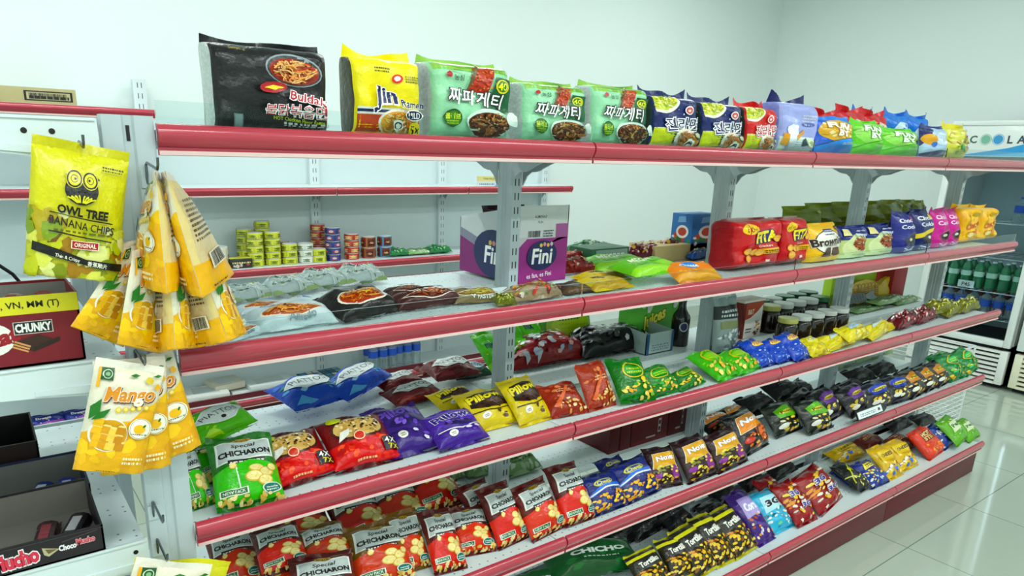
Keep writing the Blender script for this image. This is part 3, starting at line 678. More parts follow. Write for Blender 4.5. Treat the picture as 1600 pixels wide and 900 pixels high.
def chicharon(c, c2, v, red=True):
    a = Art(.15, .22)
    a.poly([(.06, .56), (.94, .62), (.92, .92), (.1, .92)], '#eef0ec').poly([(.09, .58), (.91, .64), (.89, .9), (.13, .9)], '#c3cac8')
    a.E(.5, .93, .15, .055, '#2a2412').E(.5, .93, .135, .045, '#c9a42a').T('Snack', .5, .93, .045, '#2a2010', maxw=.22)
    a.T('Special', .5, .815, .085, '#1c1c20', maxw=.62, bold=.02, shear=.25, rot=.04).T('CHICHARON', .5, .70, .075, '#141416', maxw=.78, bold=.05, rot=.05)
    a.R(.22, .54, .8, .6, '#2a2326').small(.25, .55, .77, .59, 1, '#e9e6e0', v)
    a.poly([(0, .02), (1, .02), (1, .5), (.55, .58), (0, .46)], c2)
    a.line([(.32, .5), (.36, .16)], .02, '#f2f4ee') if not red else None
    for cx, cy, q in ((.62, .42, .12), (.76, .36, .13), (.56, .3, .13), (.72, .24, .12), (.86, .44, .09), (.28, .5, .07)): a.E(cx, cy, q, q*.8, '#d8b25a', cx*5).E(cx, cy+.006, q*.86, q*.66, '#f3e2a4', cx*5).S(v, 4, cx-.05, cy-.03, cx+.05, cy+.03, .018, ['#e6cd84', '#faf0c8'])
    a.R(.06, .10, .46, .19, '#f0f2e8').R(.08, .11, .44, .18, '#2b6a3a').T('NEW PACK', .26, .145, .04, '#e6f2e0', maxw=.32)
    a.E(.8, .14, .15, .1, '#f0f2ec').E(.8, .14, .13, .085, '#1f7a6a').small(.71, .11, .89, .17, 2, '#e6f2ee', v)
    a.S(v+20, 26, .04, .0, .96, .09, .045, ['#e8cf8a', '#d9b766', '#f3e4b0'])
    return bag('chicharon_bag', .15, .22, .055, a, c, 'chip', top=.016, sealcol=c, seed=120+v, wr=1.4, cat='chip bag')
K_CHIG = chicharon('#2f7a2a', '#56c22e', 1, False); K_CHIR = [chicharon('#5f1f1e', '#d63a20', 2), chicharon('#6a2320', '#d8481f', 3), chicharon('#7a5a20', '#c94a20', 4)]
a = Art(.21, .2)
a.R(0, .0, 1, .40, '#d42a24').S(3, 20, .05, .05, .9, .4, .06, ['#e0442c', '#b81c1c', '#f06a4a']).E(.5, .66, .40, .25, '#4a241c').E(.5, .66, .37, .22, '#d8b878').S(4, 70, .2, .5, .82, .86, .03, ['#efdcaa', '#3a2018', '#c9a05a', '#8a5a34', '#f4ead0'])
a.poly([(.14, .42), (.3, .5), (.34, .62), (.2, .6)], '#f0ece4').E(.42, .43, .08, .08, '#c9402c').ring(.42, .43, .06, .075, '#f0d0b0').R(.74, .1, .98, .34, '#1c1a2c').T('4X', .85, .27, .1, '#f2efe8', maxw=.2).T('7X', .87, .15, .09, '#e9d65a', maxw=.18).E(.2, .86, .1, .06, '#c9cf3a').small(.3, .04, .6, .09, 1, '#f0c8a0')
K_RED4 = bag('chip_bag', .21, .2, .06, a, '#7a1a1c', 'chip', sealcol='#5a1518', seed=131, wr=1.4, cat='chip bag')
def pillows(c, dk, txc, v):
    a = Art(.17, .2)
    a.poly([(.1, .5), (.4, .38), (.9, .46), (.95, .78), (.6, .9), (.14, .84)], dk).T('Pillows', .5, .74, .17, txc, maxw=.78, bold=.04, rot=.1, stroke=('#f0eee6' if v == 2 else '#2a2010', .03))
    a.E(.52, .5, .3, .13, '#4a2a20' if v == 1 else '#2a1a5a').S(v, 12, .3, .4, .78, .58, .05, ['#3a2018', '#5a3a28', '#1f1410'] if v == 1 else ['#6a4ab0', '#3a2270', '#8a6ad0']).line([(.08, .36), (.5, .3), (.95, .4)], .03, '#f0ece0' if v == 2 else dk)
    a.E(.3, .22, .08, .09, '#f4f2ea').small(.26, .18, .34, .25, 2, '#8a6a2a').S(v+7, 4, .55, .1, .85, .3, .06, ['#3a2418', '#5a3a24'] if v == 1 else ['#e6e0f4', '#7a58c0'])
    return bag('snack_bag', .17, .2, .05, a, c, 'chip', top=.016, sealcol=c, ear=.006, seed=140+v, wr=1.3)
K_PILY = pillows('#dcc71c', '#2a2012', '#e9d83a', 1); K_PILP = pillows('#4c2a92', '#5a38a8', '#3a2080', 2); K_PURP = pillows('#43277f', '#3a2070', '#7a5ac8', 3)
def meat(c, v):
    a = Art(.16, .2); a.S(v, 30, .05, .1, .95, .9, .07, ['#c05a3a', c, '#8a2f20', '#d98a5a']).S(v+4, 26, .2, .02, .95, .4, .055, ['#e9c88a', '#d9a45a', '#f0d9a8']).small(.3, .6, .7, .72, 2, '#e9c09a', v).poly([(.1, .2), (.6, .8), (.66, .78), (.2, .14)], '#d8734a')
    return bag('chip_bag', .16, .2, .045, a, c, 'chip', sealcol=c, seed=150+v, wr=1.5, cat='chip bag')
K_MEAT = [meat('#9a3524', 1), meat('#a8402a', 2)]
def green(c, c2, v, chips=True, w=.14, h=.2, txt=None):
    a = Art(w, h); a.S(v, 20, .05, .3, .95, .95, .06, [c, c2]).E(.5, .66, .3, .16, c2)
    a.ring(.5, .66, .26, .3, '#d9c83a'); a.T(txt, .5, .66, .1, '#e8e03a', maxw=.5, bold=.03) if txt else a.small(.3, .58, .7, .74, 2, '#c9d83a', v)
    a.S(v+5, 26, .04, .02, .96, .42, .075, CHIP+['#8fbf3a', c2])
    return bag('chip_bag', w, h, .045, a, c, 'chip', sealcol=c, seed=160+v, wr=1.3, cat='chip bag')
K_GRN = [green('#1f7a2c', '#2fa03a', 1), green('#237f30', '#3cae40', 2)]; K_LIME = green('#58b82a', '#93d64a', 3, w=.16, h=.19); K_TEALG = green('#1c8a4a', '#3ac07a', 4, w=.12, h=.18)
def blue(c, c2, v):
    a = Art(.15, .2); a.S(v, 26, .05, .05, .95, .5, .05, [c2, '#d6e4f6', c]).E(.55, .72, .32, .15, '#e2c84a').T('TWIST', .55, .72, .11, '#a8322a', maxw=.55, bold=.05, stroke=('#f4f0e0', .04), rot=-.1).S(v+2, 10, .3, .6, .85, .84, .03, ['#d9a02a', '#f0e09a'])
    return bag('snack_bag', .15, .2, .05, a, c, 'chip', sealcol='#1a2f7a', seed=170+v, wr=1.3)
K_BLU = blue('#2450b8', '#7aa6e6', 1)
def yellow(v, lab):
    a = Art(.16, .19); a.S(v, 30, .04, .04, .96, .9, .07, ['#efe05a', '#d9c82a', '#f4ec9a', '#c9b82a']).poly([(.2, .5), (.7, .56), (.76, .86), (.26, .84)], lab).T('Corn', .48, .7, .14, '#4a7ab0', maxw=.4, stroke=('#f4f6f0', .03)).S(v+3, 20, .3, .02, .98, .4, .06, ['#f4e48a', '#e6cc4a', '#faf2b8'])
    return bag('snack_bag', .16, .19, .05, a, '#e3d528', 'chip', sealcol='#d6c92a', seed=175+v, wr=1.4)
K_YBAG = [yellow(1, '#c3d4d8'), yellow(2, '#b5ccd6'), yellow(3, '#e8dc5a')]
def nova(c, band, v, txt='Nova'):
    a = Art(.15, .22); a.poly([(.08, .46), (.86, .5), (.9, .88), (.16, .86)], band).line([(.08, .46), (.86, .5), (.9, .88), (.16, .86), (.08, .46)], .02, '#f0e8d0')
    a.T(txt, .5, .72, .13, '#ffffff', maxw=.62, bold=.05, stroke=('#8a3a20', .03), rot=.08, shear=.2)
    a.poly([(.55, .5), (.9, .5), (.8, .16), (.6, .1)], '#8a2a8a' if v == 1 else '#e07a1c').S(v, 34, .1, .03, .95, .5, .06, ['#e9d23a', '#c9a82a', '#f4ea8a', '#8a8a2a'] if v == 1 else ['#e8842a', '#c05a1c', '#f0b86a', '#7a3a18']).E(.16, .25, .1, .1, '#8a2a92' if v == 1 else '#c9402a')
    return bag('chip_bag', .15, .22, .055, a, c, 'chip', top=.016, sealcol=c, ear=.008, seed=180+v, wr=1.3, cat='chip bag')
K_NOVA = nova('#381a1e', '#e6b23a', 1); K_NOVAO = nova('#17151a', '#e89a2a', 2)
a = Art(.16, .2)
a.E(.42, .74, .26, .12, '#d6d23a').E(.42, .74, .22, .09, '#3a52b0').T('Cheez', .42, .74, .1, '#e6e04a', maxw=.36, bold=.03).poly([(0, .42), (.4, .56), (1, .5), (1, .66), (.3, .66), (0, .5)], '#3a78d8').line([(.0, .46), (.4, .58), (1, .54)], .05, '#eaf2fa').S(4, 50, .05, .02, .98, .44, .06, ['#f0c42a', '#e6a01c', '#f8e06a', '#e9b23a'])
K_CHEEZ = bag('chip_bag', .16, .2, .055, a, '#1f2c78', 'chip', sealcol='#1c2456', ear=.006, seed=185, wr=1.3, cat='chip bag')
def vcut(c, patch, v, chip=True):
    a = Art(.13, .19); a.poly([(.2, .46), (.8, .42), (.88, .72), (.5, .86), (.16, .74)], patch).E(.5, .62, .26, .09, '#e9d84a').T('Potato', .5, .62, .08, '#4a2a18', maxw=.42, bold=.03)
    a.S(v, 16, .1, .04, .9, .4, .075, CHIP+['#e9e4c0', '#c9b84a']).E(.2, .2, .12, .1, '#e6e6de')
    return bag('chip_bag', .13, .19, .05, a, c, 'chip', sealcol=c, seed=190+v, wr=1.4, cat='chip bag')
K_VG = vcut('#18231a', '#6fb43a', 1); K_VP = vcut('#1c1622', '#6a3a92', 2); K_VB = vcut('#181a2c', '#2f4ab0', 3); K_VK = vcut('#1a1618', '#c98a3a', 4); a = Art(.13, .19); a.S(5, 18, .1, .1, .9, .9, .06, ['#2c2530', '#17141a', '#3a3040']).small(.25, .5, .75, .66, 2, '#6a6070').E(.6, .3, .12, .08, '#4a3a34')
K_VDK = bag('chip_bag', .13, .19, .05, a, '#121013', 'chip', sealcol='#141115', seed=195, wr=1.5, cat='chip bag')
a = Art(.14, .24)
a.R(0, .82, 1, .9, '#d8d22a').poly([(.14, .5), (.8, .56), (.86, .8), (.2, .78)], '#1c1a16').T('Tortillos', .5, .66, .13, '#f2f0e8', maxw=.62, bold=.04, rot=.08, stroke=('#5a5030', .02)).S(3, 60, .04, .02, .96, .5, .07, ['#e9c23a', '#d99a2a', '#f4df8a', '#8a5a20', '#f0d05a']).S(6, 6, .5, .3, .9, .5, .03, ['#c92a2a', '#4a8a2a'])
K_TORT = bag('chip_bag', .14, .24, .055, a, '#2a2712', 'chip', sealcol='#c9c22a', ear=.008, seed=200, wr=1.5, cat='chip bag')
def corn3(c, c2, v, txt, cols):
    a = Art(.13, .24); a.poly([(.1, .46), (.85, .5), (.9, .84), (.2, .86)], c2).T(txt, .5, .66, .15, '#1c1c2c' if v == 2 else '#f4f2f8', maxw=.56, bold=.05, stroke=('#f0f4f6', .03) if v == 2 else None, shear=.15).S(v, 30, .05, .03, .95, .5, .07, cols)
    return bag('chip_bag', .13, .24, .05, a, c, 'chip', sealcol=c, ear=.006, seed=205+v, wr=1.4, cat='chip bag')
K_PURB = corn3('#4a2a80', '#b9a8dc', 1, 'Corn', ['#e9962a', '#f4e0c0', '#6a3aa0', '#d8d4e8', '#c9641c']); K_3G = corn3('#4fb8d8', '#bfe6ee', 2, '3G', ['#e6f4f0', '#2a9ac0', '#8fd0a0', '#f0f4e0', '#1f7a90']); a = Art(.13, .24); a.S(3, 60, .06, .05, .94, .9, .085, ['#e8a03a', '#f0c84a', '#c9202a', '#f4efe0', '#e0702a', '#7a1a1c', '#f6e07a', '#d8d4c8']).T('3G', .42, .66, .12, '#4a3a9a', maxw=.4, bold=.05, stroke=('#f4f0ea', .04), shear=.15).T('3G', .62, .34, .1, '#4a3a9a', maxw=.4, bold=.05, stroke=('#f4f0ea', .04), shear=.15)
K_3R = bag('chip_bag', .13, .24, .05, a, '#9a1a24', 'chip', sealcol='#8a1620', ear=.006, seed=208, wr=1.4, cat='chip bag') if True else corn3('#9a1a24', '#c9d0c8', 3, '3G', ['#e8a03a', '#f0c84a', '#f0d07a', '#e9e0d8', '#e0902a', '#8a1a1c'])
a = Art(.2, .2); a.S(1, 20, .05, .05, .95, .95, .07, ['#1f6a34', '#155a2a', '#2a7a3e']).T('CHICHO', .55, .5, .13, '#f0f6f0', maxw=.6, bold=.05).small(.35, .28, .75, .36, 1, '#d9e9da')
K_CHICHO = bag('chip_bag', .2, .2, .05, a, '#165c2c', 'chip', sealcol='#124a24', seed=210, wr=1.3, cat='chip bag')
a = Art(.16, .19); a.S(1, 36, .04, .03, .96, .55, .07, ['#f0d03a', '#e6b82a', '#f8e88a']).poly([(.1, .5), (.9, .46), (.9, .8), (.12, .84)], '#e9c81c').T('CHEESE', .5, .66, .1, '#3a2a10', maxw=.6, bold=.04).S(2, 10, .0, .0, .4, .3, .07, ['#2a52b8', '#4a7ad8', '#f0f0ea'])
K_YCHZ = bag('chip_bag', .16, .19, .05, a, '#e0bc1c', 'chip', sealcol='#d8b82a', seed=212, wr=1.5, cat='chip bag')
a = Art(.16, .19); a.poly([(.0, .45), (1, .6), (1, 1), (0, 1)], '#1c2f86').S(1, 30, .05, .03, .95, .55, .065, ['#f0d03a', '#e9e9e2', '#2f62c8', '#f6e48a']).poly([(.2, .6), (.8, .66), (.8, .84), (.25, .82)], '#e9d83a').small(.3, .66, .75, .8, 2, '#22306a')
K_BLUC = bag('chip_bag', .16, .19, .05, a, '#27479c', 'chip', sealcol='#1c2c70', seed=213, wr=1.4, cat='chip bag')
a = Art(.15, .2); a.line([(.1, .2), (.4, .7), (.9, .9)], .05, '#c9c83a').line([(.0, .5), (.5, .3), (1, .5)], .05, '#c9d06a').T('BBQ', .5, .62, .12, '#e6e04a', maxw=.5, bold=.04).S(1, 16, .2, .05, .9, .4, .06, ['#c9b83a', '#4a4a40', '#e6dc8a'])
K_BLKY = bag('chip_bag', .15, .2, .05, a, '#1c1f1c', 'chip', sealcol='#22241f', seed=214, wr=1.4, cat='chip bag')
a = Art(.14, .2); a.R(.08, .06, .92, .92, '#e2541c').R(.2, .5, .8, .86, '#7a2a18').T('HOT', .5, .76, .14, '#f6e0b0', maxw=.5, bold=.05).T('STIX', .5, .6, .12, '#f6d08a', maxw=.5, bold=.04).S(1, 22, .1, .06, .9, .46, .06, ['#f0902a', '#c9401c', '#f6b85a'])
K_ORNG = bag('snack_box_bag', .14, .2, .04, a, '#d8481c', 'bar', sealcol='#c9401c', seed=215, wr=.8, cat='snack bag'); K_ORNG.name = 'snack_bag'
a = Art(.15, .2); a.S(1, 26, .05, .05, .95, .95, .06, ['#2a52b0', '#e6e9ee', '#1c2f7a', '#c9d4e6']).T('NUTS', .5, .6, .14, '#f0f2f6', maxw=.6, bold=.05)
K_BLUW = bag('snack_bag', .15, .2, .045, a, '#24408f', 'chip', sealcol='#1c2c6a', seed=216, wr=1.3)
a = Art(.14, .2); a.S(1, 24, .05, .05, .95, .95, .06, ['#8fc83a', '#5fa82a', '#e6e8d8', '#c9dc6a']).poly([(.2, .4), (.8, .44), (.78, .8), (.24, .78)], '#dfe8c8').T('Peas', .5, .62, .13, '#2f7a2a', maxw=.45, bold=.04)
K_GRNW = bag('snack_bag', .14, .2, .045, a, '#74b434', 'chip', sealcol='#6aa83a', seed=217, wr=1.3)
a = Art(.16, .2); a.S(1, 30, .05, .05, .95, .9, .07, ['#8a3a24', '#5a2018', '#a8583a', '#c98a5a']).small(.2, .5, .8, .7, 3, '#d9b08a')
K_BRWN = bag('chip_bag', .16, .2, .05, a, '#6a2a1e', 'chip', sealcol='#5a2018', seed=218, wr=1.4, cat='chip bag')
a = Art(.17, .12); a.S(1, 20, .05, .05, .95, .95, .08, ['#8aa87a', '#b9cfae', '#d9e4d0']).small(.15, .3, .85, .75, 3, '#4a6a44')
K_GFLAT = bag('noodle_pack', .17, .12, .03, a, '#8fb07e', 'flat', sealcol='#a9c29a', seed=219, wr=1.3, nx=14, ny=14, cat='noodle pack')
# ================================================================== the goods: where they stand
S1, S2, S3, S4, S5 = SURF
T1 = 'noodle multipacks on the top shelf'; T2 = 'snack bags on the top shelf'
def row(K, items, z, tilt, **kw):
    for it in items:
        bl, br, tp, lab = it[:4]; k = dict(kw); k.update(it[4] if len(it) > 4 else {})
        kk = k.pop('K', K); tl = k.pop('tilt', tilt)
        put(kk, bl, br, tp, z, tl, lab, **k)
Y = .02
row(K_BLACK, [((337, 195), (523, 205), (424, 62), 'black noodle multipack with a bowl of orange noodles and pink Korean lettering')], S1, 88, y=Y, group=T1)
row(K_JIN, [((557, 208), (664, 214), (602, 80), 'bright yellow noodle multipack lettered MILD, between black and green multipacks')], S1, 88, y=.025, group=T1)
row(None, [((682, 215), (808, 222), (745, 92), 'largest pale green noodle multipack, next to the yellow one', dict(K=K_CHAPA[0])),
    ((822, 222), (920, 228), (872, 126), 'pale green noodle multipack in the middle of the three green ones', dict(K=K_CHAPA[1])),
    ((930, 226), (1016, 232), (972, 130), 'pale green noodle multipack beside the blue ones', dict(K=K_CHAPA[2])),
    ((1022, 230), (1093, 236), (1060, 142), 'dark blue noodle multipack touching the green multipack', dict(K=K_JINB)),
    ((1098, 234), (1161, 238), (1130, 153), 'dark blue noodle multipack touching the red multipack', dict(K=K_JINB)),
    ((1167, 236), (1213, 240), (1192, 160), 'red noodle multipack with white Korean lettering on the top shelf', dict(K=K_JINR))], S1, 87, y=Y, group=T1)
row(K_LAV, [((1218, 238), (1276, 244), (1246, 150), 'lavender biscuit pack with a dark navy folded top')], S1, 88, y=Y, cat=None) if False else put(K_LAV, (1218, 238), (1276, 244), (1246, 150), S1, 88, 'lavender biscuit pack with a dark navy folded top', y=Y)
row(None, [((1281, 240), (1338, 246), (1308, 182), 'blue and gold snack bag beside the lavender pack', dict(K=K_FUNB)),
    ((1339, 242), (1384, 247), (1363, 187), 'light green snack bag beside the blue and gold bag', dict(K=K_FUNG)),
    ((1386, 243), (1441, 248), (1411, 200), 'light green snack bag beside the white and navy bag', dict(K=K_FUNG)),
    ((1443, 244), (1481, 248), (1463, 196), 'white and navy snack bag between green and yellow bags', dict(K=K_CLOUD)),
    ((1484, 244), (1518, 248), (1501, 194), 'small yellow snack bag, last one on the top shelf', dict(K=K_YEL))], S1, 80, y=Y, group=T2)
row(K_REDT, [((1272, 240), (1312, 240), (1290, 172), 'red topped bag just behind the blue and gold bag'), ((1312, 240), (1352, 240), (1330, 168), 'red topped bag behind the light green bags, beside the blue topped bags'),
    ((1350, 240), (1385, 240), (1366, 174), 'red topped bag between two blue topped bags'),
    ((1334, 238), (1366, 238), (1347, 169), 'small blue topped bag between red topped bags', dict(K=K_BLUT, y=.19)), ((1383, 240), (1418, 240), (1398, 173), 'blue topped bag behind the second light green bag', dict(K=K_BLUT)),
    ((1417, 240), (1450, 240), (1430, 178), 'blue topped bag behind the white and navy bag', dict(K=K_BLUT))], S1, 84, y=.11, group='bags behind the front row on the top shelf')
# --- second shelf, standing
row(None, [((1150, 428), (1222, 418), (1186, 344), 'red cracker multipack, the whole one by the upright', dict(K=K_FITA[0])),
    ((1225, 418), (1266, 412), (1245, 341), 'red cracker multipack squeezed beside the yellow brownie pouch', dict(K=K_FITA[1]))], S2, 86, group='red cracker multipacks')
row(None, [((1268, 414), (1316, 407), (1291, 350), 'yellow pouch with a white disc and brownies'),], S2, 84) if False else put(K_BROWN, (1268, 414), (1316, 407), (1291, 349), S2, 84, 'yellow pouch with a white disc and brownies')
row(K_CREAM, [((1319, 407), (1359, 402), (1338, 353), 'navy and cream pouch beside the yellow brownie pouch'), ((1363, 402), (1403, 396), (1384, 350), 'navy and cream pouch beside the purple cookie pouch')], S2, 84, group='navy and cream biscuit pouches')
row(None, [((1405, 398), (1433, 393), (1419, 330), 'purple-blue cookie pouch with a dark cookie', dict(K=K_DECOB)), ((1435, 394), (1459, 389), (1447, 326), 'navy cookie pouch with a yellow band', dict(K=K_DECOY)),
    ((1461, 390), (1482, 386), (1471, 325), 'pink cookie pouch touching the navy pouch', dict(K=K_DECOP)), ((1483, 386), (1500, 383), (1491, 325), 'pink cookie pouch touching the yellow packs', dict(K=K_DECOP))], S2, 85, group='cookie pouches on the second shelf')
row(K_YMAL, [((1503, 384), (1531, 380), (1516, 322), 'crinkled yellow biscuit pack beside the pink pouch'), ((1532, 380), (1556, 376), (1544, 323), 'crinkled yellow biscuit pack, last on the second shelf')], S2, 84, group='yellow biscuit packs')
for i, (a, b, t, yy, w) in enumerate([(1231, 1290, 321, .40, 'first olive pouch, seen above the red cracker packs'), (1266, 1322, 316, .415, 'second olive pouch, above the brownie pouch'), (1306, 1350, 314, .40, 'third olive pouch, before the grey upright'),
        (1345, 1385, 313, .415, 'fourth olive pouch, just past the grey upright'), (1378, 1410, 311, .40, 'fifth olive pouch, behind the purple cookie pouch'), (1406, 1430, 311, .395, 'sixth olive pouch, small one by its row end'), (1424, 1442, 312, .38, 'last small pale olive pouch of the row')]):
    put(K_OLIVE, (a, 385), (b, 380), ((a+b)/2, t), S2, 88, w, group='olive pouches on the rear shelf', y=yy)
# --- second shelf, lying
row(None, [((352, 540), (414, 523), (382, 492), 'white bowl noodle pack tucked against the mango pouches', dict(K=K_BOWLW)), ((424, 523), (534, 508), (468, 480), 'white bowl noodle pack lying whole at the rail', dict(K=K_BOWLW)),
    ((540, 508), (622, 492), (545, 452), 'black bowl noodle pack with orange noodles in the dish', dict(K=K_BOWLK)), ((632, 492), (716, 477), (662, 452), 'dark red-brown bowl noodle pack beside the black one', dict(K=K_BOWLR)),
    ((716, 480), (780, 472), (730, 455), 'yellowish noodle pack lying by the grey upright', dict(K=K_BOWLY, thick=.7))], S2, 12, group='bowl noodle packs')
row(K_BOWLW, [((384, 500), (446, 490), (410, 474), 'white and blue noodle pack behind the whole white bowl pack')], S2, 10, group='bowl noodle packs', thick=.8)
row(K_BOWLR, [((620, 470), (668, 463), (630, 448), 'small brown noodle pack behind the red-brown one')], S2, 8, group='bowl noodle packs', thick=.7)
row(K_SILV, [((366, 478), (428, 468), (385, 447), 'silvery noodle pack behind the mango pouches'), ((432, 468), (494, 458), (445, 440), 'silvery noodle pack second along the rear row'), ((492, 456), (548, 449), (500, 434), 'silvery noodle pack third along, behind the black bowl pack'),
    ((545, 450), (600, 444), (550, 432), 'silvery green noodle pack last of the rear row')], S2, 8, group='silvery noodle packs', thick=1.3)
row(K_CANMIX, [((808, 478), (878, 467), (822, 455), 'clear mixed candy bag lying past the grey upright')], S2, 8)
row(K_CANRED, [((882, 437), (930, 431), (885, 415), 'dark red candy bag at the foot of the magenta carton'), ((890, 422), (945, 414), (895, 398), 'dark red candy bag behind, next to the green bag')], S2, 10, group='dark red candy bags')
row(K_CANGRN, [((905, 404), (955, 398), (912, 386), 'green candy bag beside the small labelled box')], S2, 10)
row(K_CANPINK, [((985, 415), (1040, 408), (992, 394), 'pink-brown candy bag beside the small labelled box'), ((1040, 408), (1086, 402), (1040, 387), 'pink-brown candy bag beside the blue candy bag')], S2, 14, group='pink-brown candy bags', thick=1.2)
row(K_CANBLUE, [((1084, 408), (1108, 404), (1088, 392), 'little blue and white candy bag by the second upright')], S2, 12)
row(K_FLATG, [((945, 434), (1020, 425), (940, 415), 'green wafer pack lying behind the other green pack'), ((1000, 452), (1068, 441), (986, 429), 'green wafer pack lying next to the orange pack')], S2, 6, group='green wafer packs')
row(K_FLATY, [((930, 448), (984, 440), (925, 432), 'yellow wafer pack beneath the green packs', {}), ((938, 459), (990, 451), (925, 446), 'yellow wafer pack nearest the rail')], S2, 5, group='yellow wafer packs')
row(K_FLATBR, [((888, 463), (930, 458), (884, 442), 'dark brown pack lying by the yellow wafer packs')], S2, 6)
row(K_FLATO, [((1070, 449), (1126, 440), (1070, 411), 'orange snack pack propped up at the rail')], S2, 26)
row(K_YCANDY, [((780, 482), (806, 479), (792, 457), 'small bright yellow packet lying against the upright')], S2, 18, thick=1.5)
# --- third shelf
g3 = 'snack bags on the third shelf'
row(None, [((300, 800), (338, 790), (302, 705), 'green chicharon bag half hidden by the big end upright', dict(K=K_CHIG)), ((318, 765), (400, 738), (330, 690), 'dark green chicharon bag lying under the other green bags', dict(K=K_CHIG, tilt=18)),
    ((347, 808), (440, 785), (374, 692), 'large green chicharon bag leaning at the front rail', dict(K=K_CHIG, dz=.0)), ((318, 700), (404, 668), (336, 640), 'green hexagon-label chip bag lying on the green bags', dict(K=K_PIAG, tilt=26, dz=.085)),
    ((438, 768), (530, 745), (455, 686), 'dark red chip bag next to the large green bag', dict(K=K_RED4, tilt=32)), ((545, 744), (632, 717), (548, 662), 'dark red chip bag next to the purple bags', dict(K=K_RED4, tilt=32)),
    ((618, 722), (694, 702), (596, 656), 'plain deep purple bag behind the purple pillow bag', dict(K=K_PURP, tilt=20)), ((685, 714), (752, 690), (690, 647), 'purple pillow snack bag beside the yellow bags', dict(K=K_PILP, tilt=28)),
    ((472, 665), (548, 640), (468, 608), 'blue hexagon-label chip bag with open shelf around it', dict(K=K_PIAB, tilt=8)), ((550, 645), (614, 607), (543, 590), 'blue hexagon-label chip bag touching a brown bag', dict(K=K_PIAB, tilt=12)),
    ((628, 643), (692, 622), (636, 606), 'brown hexagon-label chip bag in front of its row', dict(K=K_PIABR, tilt=10)), ((606, 616), (660, 600), (618, 585), 'brown hexagon-label chip bag touching the blue bag', dict(K=K_PIABR, tilt=12)),
    ((690, 614), (748, 598), (690, 580), 'brown hexagon-label chip bag behind the yellow pillow bags', dict(K=K_PIABR, tilt=12)), ((722, 598), (772, 588), (733, 570), 'dark green hexagon-label chip bag at the grey upright', dict(K=K_PIADG, tilt=12)),
    ((664, 590), (706, 580), (670, 572), 'pale brown chip bag at the back of the brown ones', dict(K=K_PIABR, tilt=8)),
    ((700, 657), (752, 640), (702, 613), 'yellow and black pillow bag peeking from behind', dict(K=K_PILY, tilt=22)), ((745, 680), (808, 663), (742, 618), 'yellow and black pillow bag next to the purple bag', dict(K=K_PILY, tilt=34)), ((817, 669), (862, 656), (800, 600), 'yellow and black pillow bag next to the brown chips', dict(K=K_PILY, tilt=42)),
    ((868, 656), (920, 646), (868, 606), 'red-brown crinkled chip bag slumped behind the upright one', dict(K=K_MEAT[0], tilt=34)), ((922, 646), (960, 634), (912, 577), 'red-brown chip bag standing up beside the green bag', dict(K=K_MEAT[1], tilt=58)),
    ((974, 637), (1021, 627), (963, 572), 'dark green chip bag beside the red-brown one', dict(K=K_GRN[0], tilt=46)), ((1023, 623), (1064, 613), (1014, 581), 'dark green chip bag in the middle of three', dict(K=K_GRN[1], tilt=40)), ((1064, 613), (1102, 602), (1058, 584), 'dark green chip bag slumped beside the lime bag', dict(K=K_GRN[0], tilt=24)),
    ((1130, 598), (1162, 589), (1092, 564), 'lime green chip bag touching the dark green ones', dict(K=K_LIME, tilt=22)), ((1162, 588), (1192, 577), (1138, 556), 'lime green chip bag touching the blue bags', dict(K=K_LIME, tilt=24)),
    ((1190, 577), (1213, 570), (1166, 537), 'blue snack bag beside the lime bag', dict(K=K_BLU, tilt=34)), ((1218, 571), (1241, 563), (1198, 534), 'blue snack bag in the middle of the three blue ones', dict(K=K_BLU, tilt=30)), ((1245, 567), (1268, 560), (1224, 525), 'blue snack bag beside the yellow bags', dict(K=K_BLU, tilt=36)),
    ((1160, 565), (1185, 556), (1134, 545), 'dark blue bag lying behind the blue snack bags', dict(K=K_BLU, tilt=14)),
    ((1272, 562), (1295, 553), (1260, 526), 'yellow snack bag touching the blue bags', dict(K=K_YBAG[2], tilt=26)), ((1298, 554), (1328, 540), (1295, 521), 'yellow snack bag with grey label, second of the yellow ones', dict(K=K_YBAG[0], tilt=22)), ((1334, 547), (1361, 534), (1336, 507), 'yellow snack bag with blue lettering, third of the yellow ones', dict(K=K_YBAG[1], tilt=28)),
    ((1364, 536), (1396, 518), (1364, 503), 'yellow and silver snack bag before the dark red candies', dict(K=K_YBAG[0], tilt=20))], S3, 42, group=g3)
row(K_RCANDY, [((1408, 518), (1440, 509), (1404, 493), 'dark red candy bag beside the yellow and silver bag'), ((1438, 510), (1464, 501), (1430, 487), 'dark red candy bag beside the yellow candies')], S3, 12, group='dark red candy bags on the third shelf', thick=1.2)
row(K_YCANDY, [((1462, 503), (1486, 496), (1454, 482), 'yellow candy bag beside the dark red candies'), ((1485, 498), (1507, 491), (1478, 478), 'yellow candy bag in the middle of the three'), ((1506, 493), (1527, 485), (1496, 475), 'yellow candy bag at the far end of the third shelf')], S3, 14, group='yellow candy bags on the third shelf', thick=1.2)
row(K_SWEET, [((806, 580), (912, 560), (815, 553), 'big red and white bag of wrapped sweets')], S3, 8, thick=.8)
row(K_BLKBAG, [((912, 566), (1002, 545), (905, 543), 'big black crinkled sweets bag')], S3, 8, thick=.8)
